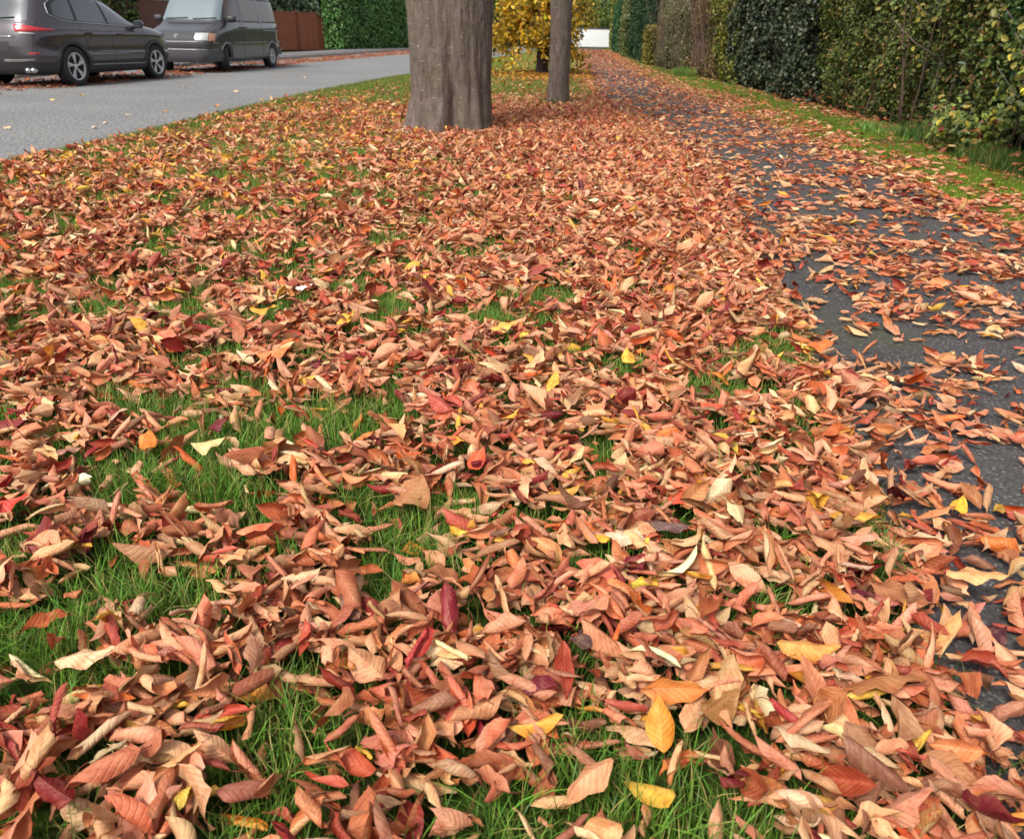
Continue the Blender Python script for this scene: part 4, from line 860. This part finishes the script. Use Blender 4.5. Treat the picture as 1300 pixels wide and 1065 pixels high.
class Body:
    """rows: (z, rear x, front x, half width, exponent); outline of each height is a superellipse"""
    def __init__(s, rows, sub_=5):
        A_ = np.array(rows, float); n = len(A_); q = np.arange(n); t = np.linspace(0, n - 1, (n - 1) * sub_ + 1)
        def cr(v):
            out = []
            for tt in t:
                i = min(int(tt), n - 2); f_ = tt - i; p1, p2 = v[i], v[i + 1]; m1 = (v[i + 1] - v[i - 1]) / 2 if i > 0 else p2 - p1; m2 = (v[i + 2] - v[i]) / 2 if i < n - 2 else p2 - p1
                lim = 2.5 * abs(p2 - p1); m1 = max(-lim, min(lim, m1)); m2 = max(-lim, min(lim, m2))
                out.append((2 * f_**3 - 3 * f_**2 + 1) * p1 + (f_**3 - 2 * f_**2 + f_) * m1 + (-2 * f_**3 + 3 * f_**2) * p2 + (f_**3 - f_**2) * m2)
            return np.array(out)
        s.z, s.xr, s.xf, s.b, s.n = [cr(A_[:, k]) for k in range(5)]
        s.z = np.maximum.accumulate(s.z + np.arange(len(s.z)) * 1e-6)
    def par(s, z): return [float(np.interp(z, s.z, v)) for v in (s.xr, s.xf, s.b, s.n)]
    def pt(s, t, z):
        xr, xf, b, n = s.par(z); c, q = math.cos(t), math.sin(t)
        return np.array([(xf + xr) / 2 + (xf - xr) / 2 * math.copysign(abs(c) ** (2 / n), c), b * math.copysign(abs(q) ** (2 / n), q), z])
    def tx(s, x, z, side):
        xr, xf, b, n = s.par(z); X = max(-1, min(1, (x - (xf + xr) / 2) / ((xf - xr) / 2))); return side * math.acos(math.copysign(abs(X) ** (n / 2), X))
    def ty(s, y, z, end):     # end=-1 rear, +1 front
        xr, xf, b, n = s.par(z); Y = max(-1, min(1, y / b)); a = math.asin(math.copysign(abs(Y) ** (n / 2), Y)); return a if end > 0 else (math.pi - a if a >= 0 else -math.pi - a)
    def nrm(s, t, z):
        a = s.pt(t + 1e-3, z) - s.pt(t - 1e-3, z); b = s.pt(t, z + .006) - s.pt(t, z - .006); n = np.cross(a, b); return n / (np.linalg.norm(n) + 1e-12)
    def side(s, x, z, sd): return s.pt(s.tx(x, z, sd), z)
def car_body(root, B, arches, low_z, mat, lowmat, ar, nU=260):
    ts = []                                        # even spacing along the outline
    tt = np.linspace(-math.pi, math.pi, 6001); mid = B.z[len(B.z) // 3]; P = np.array([B.pt(t, .55) for t in tt]); L_ = np.concatenate([[0], np.cumsum(np.linalg.norm(np.diff(P, axis=0), axis=1))]); ts = np.interp(np.linspace(0, L_[-1], nU + 1)[:-1], L_, tt)
    zs = [z for z in B.z]; extra = np.arange(.2, .9, .028); zs = sorted(set(list(np.round(zs, 4)) + list(np.round(extra[(extra > B.z[0])], 4))))
    V = [[B.pt(t, z) for t in ts] for z in zs]; nz = len(zs)
    for r in V:
        for p in r:
            for (ax, az_) in arches:
                if abs(p[1]) > .45:
                    d = math.hypot(p[0] - ax, p[2] - az_)
                    if abs(d - ar) < .02 and d > 0: k = ar / d; p[0] = ax + (p[0] - ax) * k; p[2] = az_ + (p[2] - az_) * k
    flat = [p for r in V for p in r]; up, lo = [], []
    for i in range(nz - 1):
        for j in range(nU):
            j2 = (j + 1) % nU; q = (i * nU + j, i * nU + j2, (i + 1) * nU + j2, (i + 1) * nU + j); c = sum(flat[k] for k in q) / 4
            if any(math.hypot(c[0] - ax, c[2] - az_) < ar - .002 and abs(c[1]) > .45 for (ax, az_) in arches): continue
            (lo if c[2] < low_z else up).append(q)
    cap = tuple((nz - 1) * nU + j for j in range(nU))
    for name, fs, m in (('body', up + [cap], mat), ('lower_cladding', lo, lowmat)):
        used = sorted({k for q in fs for k in q}); mp = {k: i for i, k in enumerate(used)}
        b = MB(); b.v = [flat[k] for k in used]; b.f = [tuple(mp[k] for k in q) for q in fs]; b.build(name, m, root, auto=38)
    u = MB(); u.box(((B.xr[0] + B.xf[0]) / 2, 0, B.z[0] + .06), (B.xf[0] - B.xr[0] - .5, 1.05, .10), 0, .02)  # near-black boxes added to stop light leaking up into the arches
    u.box(((B.xr[0] + B.xf[0]) / 2, 0, .5), (B.xf[0] - B.xr[0] - .8, .95, .55), 0, .05)
    u.build('underbody_light_block', M_dark, root, smooth=False)
def patch(B, name, mat, root, bot, top, off=.006, nu=22, nv=8, kind='side', sd=-1, thick=.02, parent=None):
    """panel laid on the body; bot/top: polylines of (x,z) on a side, or (y,z) on an end (sd=-1 rear, 1 front)"""
    def res(pl_, n):
        p = np.array(pl_, float); d = np.concatenate([[0], np.cumsum(np.hypot(*np.diff(p, axis=0).T))]); t = np.linspace(0, d[-1], n); return np.column_stack([np.interp(t, d, p[:, 0]), np.interp(t, d, p[:, 1])])
    a, c = res(bot, nu), res(top, nu); rows = []
    for j in range(nv):
        f_ = j / (nv - 1); row = []
        for i in range(nu):
            h, z = a[i] * (1 - f_) + c[i] * f_; t = B.tx(h, z, sd) if kind == 'side' else B.ty(h, z, sd); row.append(B.pt(t, z) + B.nrm(t, z) * off)
        rows.append(row)
    def back(row, jj):
        out = []
        for i in range(nu):
            f_ = jj; h, z = a[i] * (1 - f_) + c[i] * f_; t = B.tx(h, z, sd) if kind == 'side' else B.ty(h, z, sd); out.append(row[i] - B.nrm(t, z) * thick)
        return out
    full = [back(rows[0], 0)] + rows + [back(rows[-1], 1)]
    ctr = np.array([p for r in rows for p in r]).mean(0)
    full = [[r[0] + (r[0] - r[1]) * 0 - (r[0] - ctr) * 0 - B.nrm(B.tx(a[0][0], a[0][1], sd) if kind == 'side' else B.ty(a[0][0], a[0][1], sd), a[0][1]) * thick] + list(r) + [r[-1] - B.nrm(B.tx(a[-1][0], a[-1][1], sd) if kind == 'side' else B.ty(a[-1][0], a[-1][1], sd), a[-1][1]) * thick] for r in full]
    m = MB(); m.grid(full); return m.build(name, mat, parent or root, auto=40)
def trim(B, name, mat, root, pts, r=.008, sd=-1, kind='side', off=.006, parent=None):
    m = MB(); P = []
    for (h0, z0), (h1, z1) in zip(pts[:-1], pts[1:]):
        for q in np.linspace(0, 1, 8, endpoint=False): P.append((h0 + (h1 - h0) * q, z0 + (z1 - z0) * q))
    P.append(pts[-1]); W = []
    for h, z in P:
        t = B.tx(h, z, sd) if kind == 'side' else B.ty(h, z, sd); W.append(B.pt(t, z) + B.nrm(t, z) * off)
    m.tube(W, r, 6); return m.build(name, mat, parent or root)
def arch_trim(B, name, mat, root, ax, az_, r0, r1, sd, off=.016, a0=-25, a1=205):
    rows = []
    for q in np.linspace(R(a0), R(a1), 44):
        row = []
        for r, o, inn in ((r0 - .012, .0, .10), (r0, off, 0), ((r0 + r1) / 2, off + .012, 0), (r1, off, 0), (r1 + .006, -.012, 0)):
            x, z = ax + r * math.cos(q), az_ + r * math.sin(q); z = max(z, B.z[0] + .01); p = B.side(x, z, sd).copy(); p[1] += sd * (o - inn); p[0] = x; row.append(p)
        rows.append(row)
    m = MB(); m.grid(rows); return m.build(name, mat, root, auto=50)
def wheel(root, x, y, r, rim, wd, sd, style, steer=0.0):
    """hub mesh is the part; tyre and rim are its sub-parts"""
    h = MB(); h.lathe([(.001, .02), (rim * .96, .02), (rim * .96, -.08), (.001, -.08)], 36); hub = h.build('wheel', M_dark, root, smooth=False)
    hub.location = (x, y, r); hub.rotation_euler = (0, 0, steer); k = wd / 2; o = -1 if sd < 0 else 1
    def Y(v): return v * o
    t = MB(); t.lathe([(rim, Y(-k * .8)), (rim, Y(k * .78)), (rim + .012, Y(k * .92)), ((rim + r) / 2, Y(k * 1.02)), (r - .018, Y(k * .93)), (r - .003, Y(k * .8))] + [(r + (-.006 if j % 2 else 0), Y(k * (.75 - j * .125))) for j in range(13)] + [(r - .018, Y(-k * .93)), ((rim + r) / 2, Y(-k)), (rim + .01, Y(-k * .9)), (rim, Y(-k * .8))], 56)
    t.build('tyre', M_rub, hub, auto=50)
    m = MB(); m.lathe([(rim * 1.005, Y(k * .86)), (rim * 1.005, Y(k * .95)), (rim * .95, Y(k * .93)), (rim * .92, Y(k * .7)), (rim * .93, Y(-k * .2))], 56)
    m.lathe([(.001, Y(k * .80)), (rim * .13, Y(k * .80)), (rim * .19, Y(k * .72)), (rim * .19, Y(k * .4))], 24)
    ns = 5 if style == 'suv' else 6
    for i in range(ns):
        a = 2 * math.pi * i / ns + (.32 if style == 'suv' else .1)
        if style == 'suv': arms = [(a - .03, a + .04, .04, .10), (a + .05, a + .34, .025, .03)]
        else: arms = [(a - .05, a - .12, .035, .035), (a + .05, a + .12, .035, .035)]
        for (b0, b1, w0, w1) in arms:
            rows = []
            for f_ in np.linspace(0, 1, 6):
                rr = rim * (.14 + .82 * f_); bb = b0 + (b1 - b0) * f_; w_ = (w0 + (w1 - w0) * f_) * rim * 1.25; yy = k * (.76 + .10 * f_); cx, cz = rr * math.cos(bb), rr * math.sin(bb); nx, nz_ = -math.sin(bb), math.cos(bb)
                rows.append([(cx - nx * w_, Y(yy - .05), cz - nz_ * w_), (cx - nx * w_ * .9, Y(yy), cz - nz_ * w_ * .9), (cx + nx * w_ * .9, Y(yy), cz + nz_ * w_ * .9), (cx + nx * w_, Y(yy - .05), cz + nz_ * w_)])
            m.grid(rows)
    m.build('rim', M_alloy, hub, auto=35)
def mirror(root, x, y, z, sd, mat, sc=1.0, front=1):
    m = MB(); rows = []
    for q in np.linspace(-1, 1, 9):
        s_ = math.sqrt(max(0, 1 - abs(q) ** 3)) * .95 + .05; row = []
        for a in np.linspace(0, 2 * math.pi, 14, endpoint=False):
            row.append((x + front * (.02 + .07 * sc * s_ * math.cos(a)), y + sd * (.13 + .115 * sc * q), z + .078 * sc * s_ * math.sin(a)))
        rows.append(row)
    b0 = len(m.v); m.grid(rows, closed_v=True); n = len(m.v); m.f.append(tuple(range(b0, b0 + 14))); m.f.append(tuple(range(n - 14, n))[::-1])
    mr = m.build('side_mirror', mat, root, auto=60)
    s_ = MB(); s_.box((x + front * .02, y + sd * .01, z - .055), (.06, .10, .035), 0, .008); s_.build('mirror_stalk', M_plast, mr, smooth=False)
    g_ = MB(); g_.box((x - front * .053, y + sd * .135, z + .002), (.008, .18 * sc, .115 * sc), 0, .003); g_.build('mirror_glass', M_glass, mr, smooth=False)
def handle(B, root, x, z, sd, mat):
    p = B.side(x, z, sd); m = MB(); m.box((p[0], p[1] + sd * .022, z), (.19, .022, .03), 0, .008); m.box((p[0] - .08, p[1] + sd * .008, z), (.02, .03, .024)); m.box((p[0] + .08, p[1] + sd * .008, z), (.02, .03, .024)); m.build('door_handle', mat, root, smooth=False)

# ---- grey SUV, seen from its rear right quarter
sx0, sy0 = ground(97, 107.5); sx1, sy1 = ground(197, 98.8); hd = math.atan2(sy1 - sy0, sx1 - sx0)
rx, ry = (sx0 + sx1) / 2 - math.sin(hd) * .80, (sy0 + sy1) / 2 + math.cos(hd) * .80
suv = empty('parked_suv', (rx, ry, -.026), hd); tag(suv, 'dark grey SUV with red tail lamps, parked at the left edge of the picture', 'car', 'vehicles parked across the road')
B = Body([(.21, -1.98, 1.98, .80, 5), (.27, -2.12, 2.12, .865, 5.2), (.36, -2.18, 2.19, .90, 5.4), (.46, -2.215, 2.22, .918, 5.4), (.54, -2.23, 2.235, .926, 5.4), (.60, -2.232, 2.24, .908, 5.4), (.70, -2.232, 2.24, .905, 5.2), (.80, -2.225, 2.22, .915, 5.0), (.88, -2.21, 2.19, .922, 4.9), (.93, -2.195, 2.14, .918, 4.8),
          (.98, -2.175, 2.0, .898, 4.8), (1.03, -2.15, 1.72, .885, 4.7), (1.075, -2.125, 1.38, .865, 4.6), (1.11, -2.10, 1.16, .845, 4.5), (1.20, -2.045, .93, .815, 4.4), (1.32, -1.96, .68, .775, 4.3), (1.44, -1.87, .43, .73, 4.2), (1.54, -1.80, .16, .68, 4.0), (1.60, -1.72, -.08, .62, 3.8), (1.635, -1.5, -.35, .5, 3.4), (1.65, -1.2, -.6, .3, 3)])
car_body(suv, B, [(-1.335, .35), (1.335, .35)], .44, M_suv, M_plast, .395)
for sd in (-1, 1):
    for ax in (-1.335, 1.335):
        arch_trim(B, 'wheel_arch', M_plast, suv, ax, .35, .385, .455, sd); wheel(suv, ax, sd * .80, .35, .242, .235, sd, 'suv')
    patch(B, 'sill', M_plast, suv, [(-.95, .25), (.95, .25)], [(-.93, .40), (.93, .40)], .022, sd=sd)
    trim(B, 'sill_trim', M_sil, suv, [(-.86, .375), (.88, .355)], .012, sd, off=.024)
    # glass house
    patch(B, 'window_surround', M_plast, suv, [(-1.66, 1.24), (-1.45, 1.135), (-1.0, 1.105), (0, 1.07), (.96, 1.035)], [(-1.60, 1.42), (-1.3, 1.53), (-.8, 1.555), (-.1, 1.54), (.25, 1.46), (.94, 1.05)], .004, 40, 8, sd=sd, thick=.012)
    patch(B, 'window', M_glass, suv, [(-.07, 1.10), (.84, 1.065)], [(-.10, 1.525), (.17, 1.475), (.70, 1.13)], .009, sd=sd, thick=.006)
    patch(B, 'window', M_glass, suv, [(-.98, 1.135), (-.15, 1.10)], [(-.92, 1.535), (-.18, 1.53)], .009, sd=sd, thick=.006)
    patch(B, 'window', M_glass, suv, [(-1.54, 1.225), (-1.40, 1.17), (-1.06, 1.145)], [(-1.48, 1.40), (-1.25, 1.50), (-1.0, 1.525)], .009, sd=sd, thick=.006)
    trim(B, 'window_trim', M_chr, suv, [(.97, 1.04), (0, 1.075), (-1.0, 1.11), (-1.42, 1.14), (-1.64, 1.235), (-1.60, 1.40), (-1.40, 1.515)], .009, sd, off=.008)
    for pts in ([(.98, 1.03), (1.0, .9), (.99, .6), (.86, .40)], [(-.11, 1.08), (-.12, .8), (-.10, .42)], [(-1.02, 1.1), (-1.0, .92), (-.88, .72), (-.86, .42)]): trim(B, 'door_seam', M_dark, suv, pts, .004, sd, off=-.001)
    trim(B, 'door_crease', M_suv, suv, [(.82, .555), (0, .575), (-.78, .60)], .013, sd, off=.0)
    trim(B, 'shoulder_crease', M_suv, suv, [(1.9, .90), (1.2, .945), (.4, .955), (-.4, .965), (-1.2, .985), (-1.7, .985)], .010, sd, off=.0)
    handle(B, suv, .12, .905, sd, M_suv); handle(B, suv, -.84, .925, sd, M_suv); mirror(suv, .74, sd * .84, 1.10, sd, M_suv, 1.0)
    # tail lamp wraps round the corner
    P = B.pt; lamp = MB()
    def corner(name, mat, z0a, z1a, z0b, z1b, xa, yb, off, sd=sd):
        ta = B.tx(xa, (z0a + z1a) / 2, sd); tb_ = B.ty(sd * yb, (z0b + z1b) / 2, -1); rows = []
        for j in range(7):
            f_ = j / 6; row = []
            for i in range(26):
                g_ = i / 25; t = ta + (tb_ - ta) * g_; z = (z0a + (z0b - z0a) * g_) * (1 - f_) + (z1a + (z1b - z1a) * g_) * f_; k = off if 0 < i < 25 and 0 < j < 6 else -.012; row.append(B.pt(t, z) + B.nrm(t, z) * k)
            rows.append(row)
        m = MB(); m.grid(rows); return m.build(name, mat, suv, auto=60)
    corner('tail_light', M_red, .965, .995, .925, 1.085, -1.66, .40, .018); corner('lamp_lens', M_lamp, .905, .92, .905, .945, -2.04, .50, .014)
    corner('rear_reflector', M_red, .575, .60, .565, .615, -2.05, .62, .012)
    corner('rear_skid', M_sil, .47, .50, .43, .485, -2.12, .05, .012)
    trim(B, 'tailgate_seam', M_dark, suv, [(sd * .70, 1.15), (sd * .70, .95), (sd * .68, .60)], .004, -1, 'end', -.001)
    patch(B, 'headlight', M_lamp, suv, [(.50 * sd, .80), (.80 * sd, .82)], [(.52 * sd, .88), (.80 * sd, .93)], .01, 12, 5, 'end', 1)
    e = MB(); e.tube([(-2.0, sd * .52, .30), (-2.19, sd * .52, .30)], .042, 14); e.tube([(-2.0, sd * .62, .30), (-2.18, sd * .62, .30)], .042, 14); e.build('exhaust', M_chr, suv)
    ra = MB(); ra.tube([(-1.45, sd * .585, 1.60), (-1.38, sd * .60, 1.645), (-.6, sd * .62, 1.665), (.05, sd * .60, 1.62), (.12, sd * .59, 1.575)], .014, 8); ra.build('roof_rail', M_chr, suv)
patch(B, 'rear_window', M_glass, suv, [(-.60, 1.12), (.60, 1.12)], [(-.52, 1.50), (.52, 1.50)], .008, 20, 8, 'end', -1, .01)
patch(B, 'windscreen', M_glass, suv, [(-.62, 1.15), (.62, 1.15)], [(-.52, 1.50), (.52, 1.50)], .008, 20, 8, 'end', 1, .01)
patch(B, 'rear_spoiler', M_suv, suv, [(-.56, 1.53), (.56, 1.53)], [(-.54, 1.58), (.54, 1.58)], .09, 16, 4, 'end', -1, .09)
trim(B, 'tailgate_trim', M_chr, suv, [(-.42, .86), (.42, .86)], .010, -1, 'end', .012); trim(B, 'rear_wiper', M_plast, suv, [(.0, 1.15), (-.4, 1.17)], .010, -1, 'end', .02)
patch(B, 'grille', M_plast, suv, [(-.42, .50), (.42, .50)], [(-.48, .80), (.48, .80)], .008, 16, 5, 'end', 1); patch(B, 'tailgate_recess', M_plast, suv, [(-.30, .62), (.30, .62)], [(-.30, .78), (.30, .78)], .004, 12, 5, 'end', -1)

# ---- dark grey van facing the camera
vx0, vy0 = ground(289, 90.2); vx1, vy1 = ground(343, 85.0); hd = math.atan2(vy0 - vy1, vx0 - vx1)
rx, ry = (vx0 + vx1) / 2 + math.sin(hd) * .80, (vy0 + vy1) / 2 - math.cos(hd) * .80
van = empty('parked_van', (rx, ry, -.026), hd); tag(van, 'dark grey panel windowed van facing forward, parked beyond the SUV', 'van', 'vehicles parked across the road')
B = Body([(.24, -2.25, 2.18, .83, 7), (.30, -2.36, 2.30, .885, 7), (.40, -2.40, 2.345, .905, 7), (.55, -2.41, 2.36, .915, 7), (.66, -2.41, 2.36, .92, 7), (.76, -2.41, 2.345, .92, 7), (.86, -2.405, 2.30, .92, 7), (.94, -2.40, 2.21, .92, 7), (1.00, -2.395, 2.08, .918, 7), (1.07, -2.39, 1.87, .912, 7), (1.13, -2.385, 1.72, .90, 7), (1.19, -2.375, 1.61, .885, 7),
          (1.30, -2.35, 1.52, .868, 7), (1.45, -2.315, 1.39, .845, 7), (1.60, -2.28, 1.26, .82, 7), (1.74, -2.24, 1.13, .795, 6.6), (1.84, -2.20, 1.02, .765, 6), (1.90, -2.12, .86, .70, 5.5), (1.93, -1.9, .55, .55, 5), (1.945, -1.5, .1, .3, 4)])
# local y: the van's left side (+y) faces the camera
car_body(van, B, [(-1.46, .325), (1.46, .325)], .235, M_van, M_plast, .365)
for sd in (1, -1):
    for ax in (-1.46, 1.46):
        arch_trim(B, 'wheel_arch', M_sil, van, ax, .325, .36, .395, sd, .010, -12, 192); wheel(van, ax, sd * .79, .325, .205, .21, sd, 'van', R(24) if ax > 0 else 0)
    patch(B, 'window_surround', M_plast, van, [(-2.22, 1.20), (1.36, 1.20)], [(-2.10, 1.80), (.92, 1.80), (1.06, 1.73)], .004, 44, 8, sd=sd, thick=.012)
    patch(B, 'window', M_vglass, van, [(.52, 1.23), (1.30, 1.23)], [(.50, 1.76), (.96, 1.76), (1.02, 1.70)], .009, sd=sd, thick=.006)
    patch(B, 'window', M_vglass, van, [(-.74, 1.23), (.36, 1.23)], [(-.74, 1.76), (.34, 1.76)], .009, sd=sd, thick=.006)
    patch(B, 'window', M_vglass, van, [(-2.10, 1.23), (-.86, 1.23)], [(-2.04, 1.76), (-.86, 1.76)], .009, sd=sd, thick=.006)
    for xx in (.44, -.80): patch(B, 'pillar', M_van, van, [(xx - .05, 1.19), (xx + .05, 1.19)], [(xx - .05, 1.81), (xx + .05, 1.81)], .012, 4, 8, sd=sd, thick=.014)
    trim(B, 'side_trim', M_sil, van, [(2.1, .70), (1.88, .70)], .012, sd, off=.008); trim(B, 'side_trim', M_sil, van, [(1.06, .70), (-1.06, .70)], .012, sd, off=.008); trim(B, 'side_trim', M_sil, van, [(-1.87, .70), (-2.3, .70)], .012, sd, off=.008)
    trim(B, 'side_rail', M_sil, van, [(-.85, 1.00), (-2.1, 1.00)], .012, sd, off=.006)
    for pts in ([(1.42, 1.2), (1.44, .95), (1.30, .74)], [(.44, 1.2), (.44, .30)], [(-.80, 1.2), (-.80, .30)]): trim(B, 'door_seam', M_dark, van, pts, .006, sd, off=-.001)
    handle(B, van, .56, 1.07, sd, M_plast); handle(B, van, .32, 1.07, sd, M_plast); mirror(van, 1.22, sd * .86, 1.27, sd, M_plast, 1.15)
    patch(B, 'headlight', M_lamp, van, [(sd * .50, .76), (sd * .77, .76)], [(sd * .47, .925), (sd * .77, .925)], .014, 10, 6, 'end', 1)
    patch(B, 'indicator', M_amber, van, [(sd * .785, .75), (sd * .86, .75)], [(sd * .785, .92), (sd * .86, .915)], .013, 10, 6, 'end', 1)
    patch(B, 'tail_light', M_red, van, [(sd * .80, .75), (sd * .89, .75)], [(sd * .79, 1.1), (sd * .88, 1.1)], .012, 8, 6, 'end', -1)
    f_ = MB(); p0_ = B.pt(B.ty(sd * .62, .40, 1), .40); f_.box((p0_[0] + .06, p0_[1], .40), (.03, .20, .075), 0, .01); f_.build('fog_lamp', M_plast, van, smooth=False)
patch(B, 'grille', M_plast, van, [(-.46, .75), (.46, .75)], [(-.46, .92), (.46, .92)], .008, 18, 5, 'end', 1)
for z in (.785, .825, .865): trim(B, 'grille_bar', M_bump, van, [(-.45, z), (.45, z)], .007, 1, 'end', .012)
# round emblem: ring with the letters V over W
p0_ = B.pt(B.ty(0, .84, 1), .84) + np.array([.022, 0, 0]); em = MB()
ring = [(p0_[0], p0_[1] + .058 * math.cos(a), p0_[2] + .058 * math.sin(a)) for a in np.linspace(0, 2 * math.pi, 25)]; em.tube(ring, .006, 6, False)
for pts in ([(-.022, .05), (0, .008), (.022, .05)], [(-.046, .03), (-.022, -.042), (0, .0), (.022, -.042), (.046, .03)]): em.tube([(p0_[0], p0_[1] + a, p0_[2] + b_) for a, b_ in pts], .0055, 6)
em.build('emblem', M_chr, van)
trim(B, 'front_trim', M_sil, van, [(-.86, .725), (.86, .725)], .012, 1, 'end', .010)
patch(B, 'front_recess', M_plast, van, [(-.66, .60), (.66, .60)], [(-.66, .69), (.66, .69)], .006, 18, 4, 'end', 1)
patch(B, 'front_bumper', M_bump, van, [(-.888, .30), (.888, .30)], [(-.888, .545), (.888, .545)], .055, 40, 6, 'end', 1, .06)
trim(B, 'bumper_highlight', M_sil, van, [(-.87, .55), (.87, .55)], .014, 1, 'end', .045)  # silver tube painted in as the highlight along the bumper's top edge
patch(B, 'rear_bumper', M_bump, van, [(-.885, .36), (.885, .36)], [(-.885, .55), (.885, .55)], .07, 40, 6, 'end', -1, .07)
patch(B, 'windscreen', M_skyscreen, van, [(-.78, 1.23), (.78, 1.23)], [(-.71, 1.80), (.71, 1.80)], .010, 26, 10, 'end', 1, .012)
patch(B, 'rear_window', M_glass, van, [(-.72, 1.22), (.72, 1.22)], [(-.66, 1.76), (.66, 1.76)], .008, 20, 8, 'end', -1, .01)
patch(B, 'bonnet_vent', M_plast, van, [(-.45, 1.135), (.45, 1.135)], [(-.44, 1.165), (.44, 1.165)], .006, 18, 3, 'end', 1, .01)
trim(B, 'bonnet_seam', M_dark, van, [(.62, .94), (.70, 1.05), (.73, 1.16)], .005, 1, 'end', -.001); trim(B, 'bonnet_seam', M_dark, van, [(-.62, .94), (-.70, 1.05), (-.73, 1.16)], .005, 1, 'end', -.001)
trim(B, 'wiper', M_plast, van, [(-.60, 1.25), (-.02, 1.27)], .011, 1, 'end', .03); trim(B, 'wiper', M_plast, van, [(.12, 1.25), (.70, 1.27)], .011, 1, 'end', .03)
